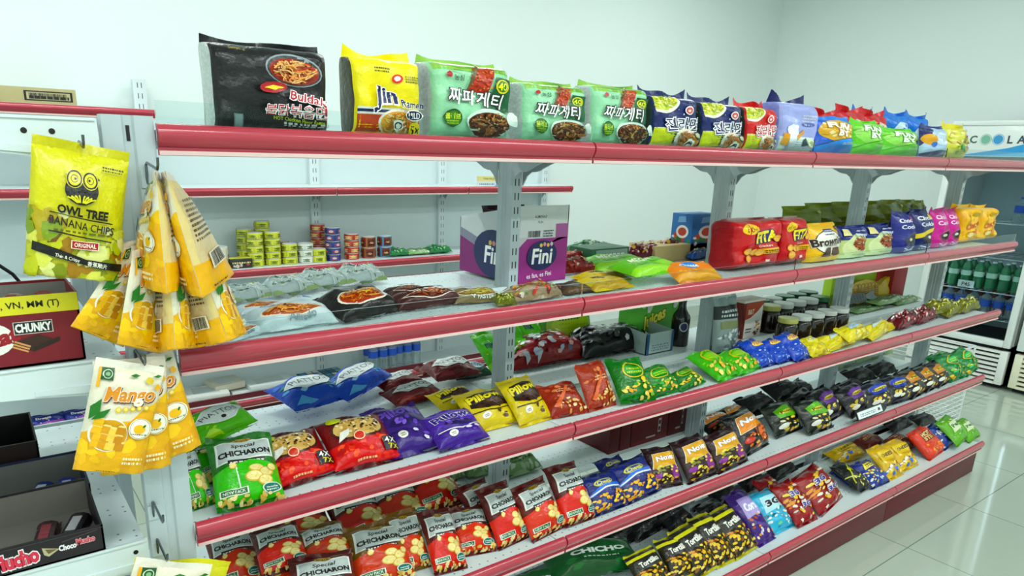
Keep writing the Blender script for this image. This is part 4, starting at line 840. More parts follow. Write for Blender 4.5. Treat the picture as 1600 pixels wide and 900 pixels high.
# --- fourth shelf
g4 = 'red chicharon bags on the fourth shelf'; C0, C1, C2 = K_CHIR
row(None, [((345, 935), (412, 915), (352, 845), 'dark red chicharon bag beside the big end upright, fourth shelf', dict(K=C1, tilt=34)), ((418, 905), (484, 885), (430, 830), 'red chicharon bag second from the end upright, upper of its pile', dict(K=C0, dz=.07, tilt=30)), ((425, 950), (500, 928), (438, 866), 'red chicharon bag second from the end upright, lower of its pile', dict(K=C1)),
    ((470, 985), (560, 960), (480, 882), 'red chicharon bag at the bottom picture edge, lowest of the pile', dict(K=C0)), ((500, 895), (566, 875), (508, 826), 'yellow topped chicharon bag behind the leaning one', dict(K=C2, dz=.05, tilt=30)), ((566, 930), (644, 905), (552, 838), 'yellow edged chicharon bag third along the rail', dict(K=C2)),
    ((614, 904), (662, 892), (610, 812), 'yellow edged chicharon bag standing upright, fourth along the rail', dict(K=C2, tilt=50)), ((682, 904), (726, 889), (672, 808), 'red chicharon bag fifth along the rail', dict(K=C0)), ((724, 872), (778, 860), (708, 806), 'red chicharon bag sixth along the rail', dict(K=C1, tilt=36)),
    ((788, 860), (828, 840), (782, 762), 'red chicharon bag standing tall, seventh along the rail', dict(K=C0, tilt=52)), ((836, 848), (882, 826), (832, 759), 'red chicharon bag eighth along the rail', dict(K=C1, tilt=50)), ((888, 829), (928, 810), (866, 740), 'red chicharon bag touching the blue cheese bag', dict(K=C0, tilt=50))], S4, 42, group=g4)
row(None, [((452, 876), (536, 853), (466, 796), 'chicharon bag lying in the second row behind the yellow topped one', dict(K=C1)), ((540, 862), (612, 838), (550, 778), 'chicharon bag lying in the second row, behind the upright yellow one', dict(K=C0)), ((602, 840), (672, 820), (610, 760), 'chicharon bag lying second row, third from the end upright', dict(K=C1)),
    ((655, 822), (716, 804), (660, 744), 'chicharon bag lying second row, beside the grey upright', dict(K=C0)), ((700, 806), (740, 790), (695, 768), 'chicharon bag lying behind the sixth along the rail', dict(K=C1, tilt=28)), ((752, 838), (792, 818), (746, 757), 'chicharon bag leaning just behind the tall one', dict(K=C1, tilt=44)), ((700, 760), (760, 745), (700, 733), 'chicharon bag lying deepest, in front of the green packs', dict(K=C0, tilt=10))], S4, 28, group=g4)
row(K_CHEEZ, [((934, 811), (977, 791), (922, 752), 'blue cheese snack bag beside the red chicharon'), ((979, 790), (1029, 773), (966, 732), 'blue cheese snack bag beside the brown potato bag'), ((960, 770), (995, 757), (948, 722), 'blue snack bag leaning behind the two blue cheese bags', dict(tilt=34))], S4, 46, group='blue cheese snack bags')
row(K_NOVA, [((1028, 767), (1068, 757), (1010, 711), 'brown and yellow chip bag beside the blue cheese bag'), ((1077, 758), (1119, 744), (1068, 693), 'brown and yellow chip bag in the middle of three'), ((1121, 742), (1165, 727), (1116, 684), 'brown and yellow chip bag beside the black and orange ones')], S4, 50, group='brown and yellow chip bags')
row(K_NOVAO, [((1114, 690), (1154, 674), (1110, 652), 'black and orange chip bag lying behind', dict(tilt=20)), ((1168, 717), (1200, 695), (1144, 652), 'black and orange chip bag leaning at the front', {}), ((1150, 668), (1178, 657), (1140, 642), 'black chip bag deepest, by the grey upright', dict(tilt=24))], S4, 46, group='black and orange chip bags')
row(K_VG, [((1217, 687), (1251, 671), (1210, 634), 'black chip bag with green patch, beside the bare shelf'), ((1273, 681), (1304, 667), (1260, 630), 'black chip bag with green patch, beside the price sign')], S4, 46, group='black chip bags with green patches')
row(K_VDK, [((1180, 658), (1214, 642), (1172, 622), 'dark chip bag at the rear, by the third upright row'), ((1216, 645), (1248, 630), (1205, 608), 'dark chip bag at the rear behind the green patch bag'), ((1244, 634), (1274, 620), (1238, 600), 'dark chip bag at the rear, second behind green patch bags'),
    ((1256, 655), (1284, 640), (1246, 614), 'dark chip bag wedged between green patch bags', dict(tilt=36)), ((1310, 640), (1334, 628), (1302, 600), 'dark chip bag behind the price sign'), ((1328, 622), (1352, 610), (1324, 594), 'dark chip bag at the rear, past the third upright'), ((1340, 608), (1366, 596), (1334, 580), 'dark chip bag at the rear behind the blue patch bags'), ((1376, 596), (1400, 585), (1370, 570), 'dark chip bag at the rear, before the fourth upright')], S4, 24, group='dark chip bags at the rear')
row(None, [((1290, 664), (1318, 650), (1278, 612), 'black chip bag with purple patch, touching the green patch one', dict(K=K_VP)), ((1332, 654), (1360, 640), (1326, 604), 'black chip bag with purple patch, beside the blue patch one', dict(K=K_VP)), ((1362, 646), (1396, 633), (1360, 600), 'black chip bag with blue patch, first of two', dict(K=K_VB)),
    ((1397, 635), (1424, 624), (1392, 590), 'black chip bag with blue patch, second of two', dict(K=K_VB)), ((1426, 625), (1446, 614), (1416, 579), 'black chip bag with amber patch, first of three', dict(K=K_VK)), ((1448, 615), (1466, 605), (1440, 572), 'black chip bag with amber patch, second of three', dict(K=K_VK)),
    ((1467, 607), (1484, 598), (1460, 566), 'black chip bag with amber patch, beside the green bags', dict(K=K_VK)), ((1488, 599), (1507, 590), (1466, 560), 'green chip bag beside the black ones, fourth shelf', dict(K=K_TEALG)), ((1508, 590), (1527, 581), (1488, 555), 'green chip bag at the far end of the fourth shelf', dict(K=K_TEALG)),
    ((1462, 578), (1484, 570), (1450, 552), 'green chip bag behind the other green ones', dict(K=K_TEALG, tilt=24))], S4, 44, group='chip bags towards the far end, fourth shelf')
# --- bottom deck
g5 = 'snack bags on the bottom deck'
row(None, [((880, 935), (1004, 903), (912, 872), 'dark green snack bag lettered in white on the bottom deck', dict(K=K_CHICHO, tilt=14)), ((830, 952), (896, 930), (846, 890), 'dark green snack bag at the bottom picture edge', dict(K=K_CHICHO, tilt=14)),
    ((1010, 922), (1052, 905), (1000, 862), 'black and yellow tortilla bag first along the deck', dict(K=K_TORT)), ((1056, 912), (1094, 896), (1040, 848), 'black and yellow tortilla bag second along the deck', dict(K=K_TORT)), ((1092, 905), (1126, 888), (1074, 826), 'black and yellow tortilla bag third along the deck', dict(K=K_TORT)), ((1122, 890), (1152, 876), (1102, 808), 'black and yellow tortilla bag fourth along the deck', dict(K=K_TORT)), ((1152, 876), (1184, 858), (1134, 796), 'black and yellow tortilla bag beside the purple bag', dict(K=K_TORT)),
    ((1183, 858), (1208, 845), (1154, 772), 'purple corn snack bag beside the light blue one', dict(K=K_PURB)), ((1210, 840), (1238, 823), (1188, 774), 'light blue corn snack bag beside the purple one', dict(K=K_3G)),
    ((1222, 812), (1246, 800), (1204, 748), 'red corn snack bag behind the light blue one', dict(K=K_3R, tilt=34)), ((1251, 823), (1277, 808), (1236, 748), 'red corn snack bag, front one of three', dict(K=K_3R)), ((1280, 810), (1312, 783), (1262, 738), 'red corn snack bag beside the bare deck', dict(K=K_3R)),
    ((1344, 776), (1362, 767), (1306, 737), 'black and yellow barbecue bag beside the bare deck', dict(K=K_BLKY, tilt=22)), ((1366, 767), (1388, 754), (1346, 724), 'blue and yellow bag beside the yellow cheese bags', dict(K=K_BLUC, tilt=28)), ((1330, 762), (1350, 750), (1312, 730), 'blue and yellow bag behind the black one', dict(K=K_BLUC, tilt=16)),
    ((1392, 752), (1412, 742), (1368, 702), 'yellow cheese bag beside the blue bag', dict(K=K_YCHZ)), ((1413, 740), (1434, 727), (1390, 696), 'yellow cheese bag beside the orange pack', dict(K=K_YCHZ)), ((1316, 730), (1352, 714), (1318, 692), 'olive-yellow bag lying at the rear of the deck', dict(K=K_YCHZ, tilt=14)),
    ((1356, 706), (1384, 695), (1350, 682), 'brown chip bag lying behind the yellow cheese bags', dict(K=K_BRWN, tilt=12)), ((1408, 712), (1432, 700), (1400, 677), 'brown chip bag beside the orange pack', dict(K=K_BRWN, tilt=20)),
    ((1454, 720), (1474, 707), (1436, 673), 'orange snack pack standing near the deck end', dict(K=K_ORNG)), ((1476, 704), (1492, 695), (1462, 664), 'blue and white snack bag beside the orange pack', dict(K=K_BLUW)), ((1495, 704), (1513, 693), (1480, 660), 'green and white snack bag beside the blue one', dict(K=K_GRNW)), ((1514, 693), (1531, 684), (1498, 661), 'green and white snack bag at the deck end', dict(K=K_GRNW))], S5, 38, group=g5)
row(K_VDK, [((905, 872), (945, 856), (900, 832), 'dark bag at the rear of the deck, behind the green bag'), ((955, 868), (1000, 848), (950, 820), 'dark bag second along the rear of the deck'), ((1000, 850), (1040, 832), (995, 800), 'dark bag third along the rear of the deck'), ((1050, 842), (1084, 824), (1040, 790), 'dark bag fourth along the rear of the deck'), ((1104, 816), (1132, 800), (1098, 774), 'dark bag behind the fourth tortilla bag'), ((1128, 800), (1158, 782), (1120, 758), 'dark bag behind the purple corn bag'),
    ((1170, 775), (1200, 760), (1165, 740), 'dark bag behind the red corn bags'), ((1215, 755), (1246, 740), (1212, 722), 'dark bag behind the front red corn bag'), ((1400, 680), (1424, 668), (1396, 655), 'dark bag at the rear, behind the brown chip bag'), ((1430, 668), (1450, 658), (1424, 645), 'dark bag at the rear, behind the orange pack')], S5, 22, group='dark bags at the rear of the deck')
# ================================================================== cartons, cans, jars, bottles, hanging pouches, coolers
def hang(K, bl, br, tp, ys, label, group=None, flip=False, thick=1, parts=True):
    """a pouch hung in the air: photo pixels of its bottom ends and top middle, with their depths ys"""
    A, B_, T_ = on(*bl, y=ys[0]), on(*br, y=ys[1]), on(*tp, y=ys[2])
    if flip: A, B_ = B_, A
    X = B_-A; w = X.length; X.normalize(); mid = (A+B_)/2; U = T_-mid; U -= X*U.dot(X); L = U.length; U.normalize(); Z = X.cross(U)
    sx, sy = w/K.w, L/K.h; sz = thick
    m = Matrix(((X.x*sx, U.x*sy, Z.x*sz, mid.x), (X.y*sx, U.y*sy, Z.y*sz, mid.y), (X.z*sx, U.z*sy, Z.z*sz, mid.z), (0, 0, 0, 1)))
    return make(K, m, label, group)
def cube_art(mb, lo, hi, c, front=None, left=None, top=None, right=None, off=.0004):
    x0, y0, z0 = lo; x1, y1, z1 = hi
    mb.box(x0, y0, z0, x1, y1, z1, card(c), .0012)
    if front: box_art(mb, front, (x0, y0, z0), (x1-x0, 0, 0), (0, 0, z1-z0), off)
    if left: box_art(mb, left, (x0, y1, z0), (0, y0-y1, 0), (0, 0, z1-z0), off)
    if right: box_art(mb, right, (x1, y0, z0), (0, y1-y0, 0), (0, 0, z1-z0), off)
    if top: box_art(mb, top, (x0, y0, z1), (x1-x0, 0, 0), (0, y1-y0, 0), off)
    return mb
def tray(name, x0, x1, y0, y1, z, hf, hb, c, inner, label, front=None, cat='display box', th=.003, left=None, group=None):
    """open display box: front and back walls, sloping sides, floor"""
    e = empty(name, ((x0+x1)/2, (y0+y1)/2, z)); tag(e, label, cat, group); X0, X1, Y0, Y1 = x0-(x0+x1)/2, x1-(x0+x1)/2, y0-(y0+y1)/2, y1-(y0+y1)/2
    b = MB(); b.box(X0, Y0, 0, X1, Y1, th, card(inner)); m = card(c)
    b.box(X0, Y0, 0, X1, Y0+th, hf, m); b.box(X0, Y1-th, 0, X1, Y1, hb, m)
    for xx in (X0, X1-th): b.prism([(Y0, 0), (Y1, 0), (Y1, hb), (Y0, hf)], lambda a, b_, t: (t, a, b_), xx, xx+th, m)
    b.box(X0+th, Y1-th-.001, th, X1-th, Y1-th, hb-.004, card(inner)); b.box(X0+th, Y0+th, th, X1-th, Y0+th+.001, hf-.003, card(inner))
    if front: box_art(b, front, (X0, Y0, 0), (X1-X0, 0, 0), (0, 0, hf))
    if left: box_art(b, left, (X0, Y1, 0), (0, Y0-Y1, 0), (0, 0, hf))
    b.build('box_body', e); return e
# --- wafer carton on the end unit
a = Art(.21, .104, card)
a.R(0, .74, 1, 1, '#e6dc1e').T('ID, MY, SG, TH, PH, VN, MM (T)', .47, .86, .115, '#26261c', maxw=.92, bold=.02)
a.E(.47, .42, .135, .115, '#f2efe8').T('Kit', .41, .40, .2, '#9c1420', bold=.05, shear=.2, rot=.25).T('Kat', .53, .44, .2, '#9c1420', bold=.05, shear=.2, rot=.25)
a.R(.605, .46, .83, .64, '#c9c4bc').R(.61, .47, .825, .63, '#17121a').T('CHUNKY', .717, .55, .11, '#f4f2ee', maxw=.2, bold=.05)
a.poly([(.58, .36), (.70, .2), (.86, .32), (.74, .44)], '#3a1c12').poly([(.70, .2), (.86, .32), (.86, .38), (.70, .26)], '#26120c')
for q in range(3): a.line([(.585+.008*q, .30+.035*q), (.67+.008*q, .21+.035*q)], .012, '#d99a5a')
E1 = 1.128+.0045
ek = tray('wafer_carton', -.345, -.128, .008, .135, E1, .104, .104, '#7d0f1e', '#8a8c86', 'dark red chocolate wafer carton with a yellow country strip', a)
def bar(name, w, d, h, loc, rz, c, c2, label, cat, group=None, tilt=0):
    b = MB(); n = 10; m1, m2 = film(c), film(c2)
    for k in range(n):     # lens-section flow-wrapped bar with flat crimped ends
        pass
    prof = [(-d/2, 0), (-d*.38, h*.8), (-d*.15, h), (d*.15, h), (d*.38, h*.8), (d/2, 0), (d*.38, -.0), (-d*.38, 0)]
    b.prism(prof, lambda p, q, t: (t, p, q), -w/2+.012, w/2-.012, m1); b.box(-w*.24, -d*.2, h, w*.24, d*.2, h+.0006, m2)
    o = b.build(name, None, loc); o.rotation_euler = (tilt, 0, rz); tag(o, label, cat, group)
    for s in (-1, 1):
        q = MB()
        pts = [(s*(w/2-.0125), -d/2), (s*(w/2-.0125), d/2), (s*w/2, d/2)] + [(s*(w/2-(.003 if k % 2 else 0)), d/2-d*k/8) for k in range(1, 8)] + [(s*w/2, -d/2)]
        q.prism(pts, lambda p, r, t: (p, r, t), h*.3, h*.3+.0012, m1); q.build('crimped_end', o)
    return o
for i in range(4): bar('wafer_bar', .1, .032, .016, (-.31+.049*i, .075, E1+.074), .3*(i % 2)-.1+1.4, '#b9a9a8' if i % 2 == 0 else '#a03a44', '#8a1c28', 'silver-red wrapped wafer bar lying in the dark red carton', 'chocolate bar', 'wafer bars in the dark red carton')
for o in list(bpy.data.objects):
    if o.name.startswith('wafer_bar'): pass
b = MB(); b.box(-.1, -.05, 0, .1, .05, .06, card('#4a4a48'), .001); b.build('liner', ek, (0, 0, .006))
ea = tray('black_tray', -.42, -.155, .2, .36, E1, .05, .06, '#17171a', '#8b908c', 'black open tray behind the dark red wafer carton', None)
MB().tube([(-.12, .0, .05)]+[(-.12+.115*(1-cos(t)), .0, .05+.085*sin(t)) for t in [pi*k/12 for k in range(1, 12)]]+[(.11, 0, .05)], .003, dark_m).build('handle', ea)
a = Art(.07, .05, card); a.E(.5, .72, .28, .2, '#c9202c').T('Z', .5, .3, .34, '#f4f2f0', bold=.06)
cc = MB(); cube_art(cc, (-.032, -.025, 0), (.032, .025, .06), '#1c1a1e', a); tag(cc.build('small_box', None, (-.235, .285, E1+.0035)), 'small black and red box standing in the black tray', 'box')
# --- chocolate bar trays on the lower end shelf
EL = .805+.0045
a = Art(.19, .046, card)
a.T('Choco', .09, .45, .42, '#e9e6ea', maxw=.2, bold=.04).T('Mucho', .38, .48, .5, '#d8304a', maxw=.3, bold=.06, stroke=('#f4f0f2', .06), rot=.05)
a.poly([(.56, .68), (.68, .5), (.6, .3), (.57, .4)], '#b9b08a').poly([(.58, .6), (.66, .5), (.6, .4)], '#6a5a3a').T('Choco', .735, .5, .2, '#f0eef0', maxw=.12, bold=.05).T('Mucho', .865, .58, .2, '#d84a5a', maxw=.13, bold=.05, stroke=('#e9d8dc', .04)).line([(.7, .72), (.96, .86)], .006, '#5a4a50').line([(0, .92), (1, .92)], .006, '#4a4048')
tray('chocolate_tray', -.335, -.138, .002, .165, EL, .046, .062, '#201a1f', '#6d6a64', 'black chocolate bar tray with white and red lettering, at the shelf front', a)
tray('chocolate_tray', -.335, -.132, .175, .31, EL, .045, .06, '#1c2244', '#6a6c68', 'navy chocolate bar tray behind the black one')
tray('chocolate_tray', -.42, -.195, .335, .47, EL, .085, .1, '#2a1a18', '#0f0e10', 'tall dark brown bar tray behind the navy one')
for i, (x, y, rz, c, c2, lab) in enumerate([(-.215, .075, 1.35, '#3a1c22', '#8a3a44', 'maroon bar in the black tray, lettered side up'), (-.172, .08, 1.2, '#241c22', '#b9b6bc', 'dark bar in the black tray by its end wall'), (-.3, .24, 1.3, '#1c2a66', '#c9d0dc', 'blue bar alone at the open end of the navy tray'), (-.21, .245, 1.2, '#23337a', '#d9dde6', 'blue bar in the middle of the navy tray'), (-.165, .24, 1.45, '#2a3c96', '#c3cbe0', 'blue bar by the end wall of the navy tray')]):
    bar('chocolate_bar', .1, .036, .018, (x, y, EL+.0035), rz, c, c2, lab, 'chocolate bar', 'chocolate bars in the trays')
K_BLUBAR = flatpack('#22307a', '#8a4a9a', 9, 'Dream', '#e6e0d8', .16, .11, .03, ['#e9c22a', '#d8d4e8', '#3a4aa8'])
# --- hooks and hanging pouches
def hook(loc, ln, label, up=.012, m=None):
    e = MB(); x, y, z = loc
    e.tube([(0, 0, -.03), (0, -.004, -.012), (0, -.004, 0), (0, -.012, .003), (0, -ln, -.004), (0, -ln-.006, .002), (0, -ln-.008, up)], .002, m or mat('hook_wire', '#6a7276', rough=.25, metal=.9))
    e.box(-.008, -.002, -.034, .008, .0, -.008, grey_m)
    return tag(e.build('wire_hook', None, loc), label, 'hook', 'wire hooks on the end upright')
YP = -.03
a = Art(.155, .185)
a.R(0, .0, 1, .30, '#b9b83a').S(4, 34, 0, .0, 1, .34, .1, ['#c9cc4a', '#8f9a2c', '#dfe07a', '#a8832c', '#e6e6a0']).S(5, 14, .0, .3, .35, .52, .09, ['#7a5a1c', '#b9a82a', '#dfe0a0', '#8aa02a']).S(6, 8, .6, .28, 1, .44, .09, ['#d6d86a', '#b9c04a', '#e9e8b0'])
a.poly([(.06, .20), (.3, .16), (.7, .11), (.98, .10), (.98, .16), (.6, .17), (.3, .23), (.06, .27)], '#15130f').T('Thin & Crispy', .4, .165, .035, '#f0efe2', maxw=.32, rot=-.13).T('香蕉脆片', .72, .135, .04, '#f0efe2', maxw=.3, rot=-.06)
# owl emblem
a.E(.5, .70, .17, .13, '#1d1a12', 0, 26, pi, 2*pi).poly([(.33, .70), (.67, .70), (.66, .74), (.34, .74)], '#1d1a12').poly([(.33, .80), (.40, .83), (.36, .76)], '#1d1a12').poly([(.68, .80), (.60, .83), (.64, .76)], '#1d1a12')
a.E(.42, .775, .085, .085, '#dfd816').ring(.42, .775, .062, .078, '#1d1a12').E(.58, .775, .085, .085, '#dfd816').ring(.58, .775, .062, .078, '#1d1a12').ring(.42, .775, .03, .036, '#1d1a12').ring(.58, .775, .03, .036, '#1d1a12').E(.43, .775, .012, .012, '#1d1a12').E(.57, .775, .012, .012, '#1d1a12')
for q in (-1, 1):
    for k in range(4): a.line([(.5+q*(.01+.01*k), .605), (.5+q*(.02+.024*k), .63+.006*(3-k)), (.5+q*(.03+.036*k), .655-.005*k)], .014, '#dfd816')
a.T('OWL TREE', .53, .535, .062, '#1a1810', maxw=.56, bold=.045, rot=-.04).line([(.2, .505), (.84, .475)], .012, '#1a1810').T('BANANA CHIPS', .53, .43, .062, '#1a1810', maxw=.66, bold=.015, rot=-.06).small(.25, .365, .82, .395, 1, '#6a6a1c', 4).line([(.2, .36), (.84, .325)], .012, '#1a1810')
a.R(.42, .25, .72, .31, '#f0e9d8').R(.43, .255, .71, .305, '#a81f24').T('ORIGINAL', .57, .28, .032, '#f6efe4', maxw=.24, bold=.02).small(.7, .87, .92, .91, 2, '#3a3a14', 7)
K_OWL = bag('snack_pouch', .155, .185, .035, a, '#dcd60f', 'pouch', top=.012, seal=.004, sealcol='#d2cc12', wr=.8, seed=300, cat='snack pouch', ear=0)
ho = on(128, 232, y=-.03); hook((ho.x, 0, ho.z+.006), .045, 'wire hook through the yellow-green banana chip pouch')
hang(K_OWL, (36, 432), (186, 446), (128, 224), (YP-.012, YP-.012, YP), 'yellow-green banana chip pouch with an owl emblem hung on the end upright')
a = Art(.105, .17)
a.poly([(0, 0), (1, 0), (1, .62), (.8, .66), (.62, .52), (.3, .5), (0, .36)], '#eab812').poly([(.8, .66), (1, .62), (1, .74)], '#f0c634').S(2, 14, .0, .0, 1, .3, .12, ['#f2c424', '#e4ad10', '#f6d04a'])
a.E(.34, .38, .27, .26, '#f3efe4').E(.35, .375, .25, .24, '#d9a83a')
R0 = random.Random(8)
for q in range(13):
    x, y = .2+.1*(q % 4)+R0.uniform(-.02, .02), .28+.07*(q//4)+R0.uniform(-.01, .01); w_ = .07
    a.poly([(x-w_, y-.035), (x+w_*.8, y-.042), (x+w_, y+.026), (x-w_*.8, y+.034)], ['#eec04a', '#dfa634', '#f4d274', '#cf952c'][q % 4]).poly([(x-w_*.8, y+.034), (x+w_, y+.026), (x+w_*.7, y+.046), (x-w_*.5, y+.05)], '#f8e09a')
a.R(.06, .80, .1, .98, '#e6b21a').R(.1, .87, .27, .98, '#1f5a2c').ring(.185, .925, .055, .065, '#d9e6d0').E(.185, .925, .03, .03, '#8fb98a')
a.T('Mango', .53, .75, .165, '#d8952c', maxw=.70, bold=.03, shear=.3, rot=.12, stroke=('#f7f3e6', .03), shadow='#7a4a1c')
for q in range(5): a.E(.40+.1*q, .615+.012*q, .042, .042, '#e2bf3a').E(.40+.1*q, .618+.012*q, .026, .026, '#f4e49a')
a.E(.76, .46, .17, .16, '#f6f1e2').ring(.76, .46, .145, .152, '#8a8a50').E(.755, .455, .085, .07, '#f0c226').E(.82, .485, .03, .015, '#3a7a2c', 1).small(.64, .40, .88, .42, 1, '#7a7a5a', 3)
for (p0, p1, wd) in (((.06, .50), (.16, .70), .06), ((.09, .50), (.3, .62), .06), ((.5, .93), (.64, .94), .045), ((.82, .95), (.96, .97), .04)):
    dx, dy = p1[0]-p0[0], p1[1]-p0[1]; a.poly([p0, (p0[0]+dx*.5-dy*.3, p0[1]+dy*.5+wd*.35), p1, (p0[0]+dx*.5+dy*.3, p0[1]+dy*.5-wd*.35)], '#2f7a2c')
a.E(.78, .91, .05, .05, '#d8bf3a').E(.9, .86, .04, .05, '#e4b422').small(.6, .12, .86, .2, 2, '#f6ecc0', 9).small(.26, .045, .54, .06, 1, '#5a4410', 4)
a_back = Art(.105, .17); a_back.R(0, 0, 1, .28, '#eab812').R(.1, .28, .9, .92, '#d9c6a0').small(.16, .46, .84, .84, 9, '#6a5a40', 4).R(.3, .2, .8, .34, '#efe6d0').bars(.34, .21, .76, .33).small(.2, .06, .6, .09, 1, '#5a4410', 3)
K_MAN = bag('fruit_pouch', .105, .17, .03, a, '#e9e4d2', 'pouch', top=.010, seal=.004, sealcol='#efeade', wr=.5, seed=301, cat='fruit pouch')
K_MANB = bag('fruit_pouch', .105, .17, .03, a_back, '#e3cf9a', 'pouch', top=.010, seal=.004, sealcol='#efeade', wr=.5, seed=302, cat='fruit pouch')
gm = 'dried mango pouches hung on the end upright'
for u, v, lab in ((240, 268, 'wire hook carrying the upper bunch of mango pouches'), (185, 572, 'wire hook carrying the three lower mango pouches'), (215, 880, 'wire hook carrying the lowest mango pouch'), (238, 812, 'bare wire hook above the lowest mango pouch')):
    p = on(u, v, y=-.05); hook((max(-.062, min(-.006, p.x)), 0, p.z+.008), .075, lab)
def warp(K, bl, br, tl, tr, label, thick=.6):
    """a soft pouch bent between four corners (photo pixel and depth each), as it hangs folded among its neighbours"""
    A, B_, C_, D_ = [on(u, v, y=y) for u, v, y in (bl, br, tl, tr)]; o0 = (C_+D_)/2
    def f(p):
        a, b = p.x/K.w+.5, p.y/K.h; P = (A*(1-a)+B_*a)*(1-b)+(C_*(1-a)+D_*a)*b
        n = ((B_-A)*(1-b)+(D_-C_)*b).cross((C_-A)*(1-a)+(D_-B_)*a).normalized()
        return P+n*p.z*thick-o0
    def mm(me):
        q = me.copy()
        for v in q.vertices: v.co = f(v.co)
        q.update(); return q
    o = bpy.data.objects.new(K.name, mm(K.me)); COL.objects.link(o); o.location = o0; tag(o, label, K.cat, gm)
    for nm, me in K.parts:
        p = bpy.data.objects.new(nm, mm(me)); COL.objects.link(p); p.parent = o
    return o
P = [(208, 447, -.03), (262, 464, -.115), (286, 452, -.035), (318, 470, -.12), (367, 432, -.035)]; Q = [(237, 276, -.03), (243, 267, -.12), (250, 272, -.035), (257, 267, -.12), (270, 273, -.035)]
for i, (K, lab) in enumerate(((K_MAN, 'mango pouch facing out at the front of the upper layer'), (K_MANB, 'mango pouch with a thin barcode strip, upper layer'), (K_MAN, 'mango pouch with fruit side turned away, middle of the upper layer'), (K_MANB, 'mango pouch with barcode side, reaching out over the rail, upper layer'))):
    warp(K, P[i], P[i+1], Q[i], Q[i+1], lab)
warp(K_MAN, (108, 513, -.045), (192, 547, -.012), (196, 380, -.045), (240, 366, -.012), 'mango pouch spread outermost beside the wafer carton, lower layer of the bunch')
P = [(182, 541, -.085), (250, 557, -.03), (274, 550, -.09), (305, 548, -.035), (358, 537, -.09), (383, 526, -.035)]; Q = [(208, 392, -.085), (252, 382, -.03), (262, 385, -.09), (275, 385, -.035), (302, 380, -.09), (320, 376, -.035)]
for i, (K, lab) in enumerate(((K_MAN, 'mango pouch second in the lower layer, fruit window half shaded'), (K_MANB, 'mango pouch showing a narrow strip of its barcode side, lower layer'), (K_MAN, 'mango pouch showing a narrow strip of its fruit side, lower layer'), (K_MANB, 'mango pouch showing its whole barcode side, lower layer'), (K_MAN, 'mango pouch edge-on by the second shelf rail, lower layer'))):
    warp(K, P[i], P[i+1], Q[i], Q[i+1], lab)
for bl, br, tp, ys, lab in [((206, 738), (316, 698), (222, 556), (-.03, -.03, -.02), 'mango pouch rearmost of the three lower ones'), ((158, 748), (268, 730), (204, 560), (-.055, -.055, -.04), 'mango pouch in the middle of the three lower ones'), ((112, 738), (222, 744), (184, 563), (-.085, -.085, -.065), 'mango pouch frontmost of the three lower ones, fully seen'),
    ((150, 1050), (275, 1050), (226, 872), (-.085, -.085, -.065), 'lowest mango pouch, cut by the picture edge')]:
    hang(K_MAN, bl, br, tp, ys, lab, gm)
a = Art(.12, .17); a.R(.1, .6, .9, .75, '#c9c41a').S(1, 8, .1, .1, .9, .5, .1, ['#e6e03a', '#cfc81c'])
K_YPOU = bag('fruit_pouch', .125, .17, .02, a, '#d9d420', 'pouch', top=.01, seal=.004, sealcol='#dcd72a', seed=303, cat='fruit pouch')
hang(K_YPOU, (160, 1050), (312, 1040), (232, 872), (-.04, -.04, -.03), 'plain yellow-green pouch behind the lowest mango pouch', gm)
# --- magenta carton on the rear of the second shelf
def fini(wd, side):
    a = Art(wd, .19, card); a.R(0, .0, 1, .58, '#9c2a86'); a.poly([(0, .58), (1, .58), (1, .66), (.6, .5), (.3, .44), (0, .5)], '#8b8c96' if side else '#9c2a86')
    if side: a.poly([(0, .62), (0, .78), (1, 1.0), (1, .6), (.55, .46)], '#cfd3d6').poly([(0, .58), (.5, .2), (1, .06), (1, 0), (0, 0)], '#8a1f74')
    else: a.poly([(0, .6), (1, .6), (1, .76), (.72, .76), (.72, .62), (.2, .6), (0, .46)], '#c9c6cc').R(.74, .58, 1, .76, '#a8589a').R(.02, .6, .72, 1, '#d5d9da').T('ALMENAS', .42, .86, .035, '#3a3c40', maxw=.34).T('FILIN', .42, .79, .03, '#3a3c40', maxw=.2).bars(.18, .60, .42, .68, '#2a2c30', 3).small(.48, .6, .68, .7, 3, '#4a4c50')
    a.E(.47, .36, .30, .21, '#1c2a5c', .08).T('Fini', .47, .35, .19, '#ffffff', maxw=.46, bold=.025, shear=.1)
    for q, c in enumerate(('#e9c84a', '#e08a9a', '#f0b86a', '#d9d0d8')): a.E(.44+.07*q, .49+.012*(q % 2), .028, .028, c)
    if not side: a.T('es fan, es Fini', .42, .1, .07, '#f2e6f0', maxw=.7, bold=.01, rot=.05)
    return a
S2b = S2
e = empty('display_carton', (0.921, .272, S2b+.0076)); tag(e, 'white and magenta sweets display carton standing behind the grey upright', 'display carton')
b = MB(); wd, dp, hh = .175, .27, .205; m = card('#d3d7d9')
b.box(0, 0, 0, wd, .003, hh, m); box_art(b, fini(wd, False), (0, 0, 0), (wd, 0, 0), (0, 0, hh))
b.box(0, dp-.003, 0, wd, dp, hh*.76, m); b.box(0, 0, 0, wd, dp, .003, m)
for xx in (0, wd-.003): b.prism([(0, 0), (dp, 0), (dp, hh*.76), (dp*.4, hh*.9), (0, hh)], lambda p, q, t: (t, p, q), xx, xx+.003, m)
sa = fini(dp, True); box_art(b, sa, (0, dp, 0), (0, -dp, 0), (0, 0, hh*.99)) if False else None
sb = Art(dp, hh, card); sb.poly([(0, 0), (1, 0), (1, .22), (.45, .34), (0, .5)], '#8a1f74').poly([(0, .5), (.45, .34), (.55, .44), (0, .62)], '#8b8ca0').E(.62, .32, .36, .25, '#1c2a5c', -.06).T('Fini', .62, .31, .22, '#ffffff', maxw=.5, bold=.025, shear=.1)
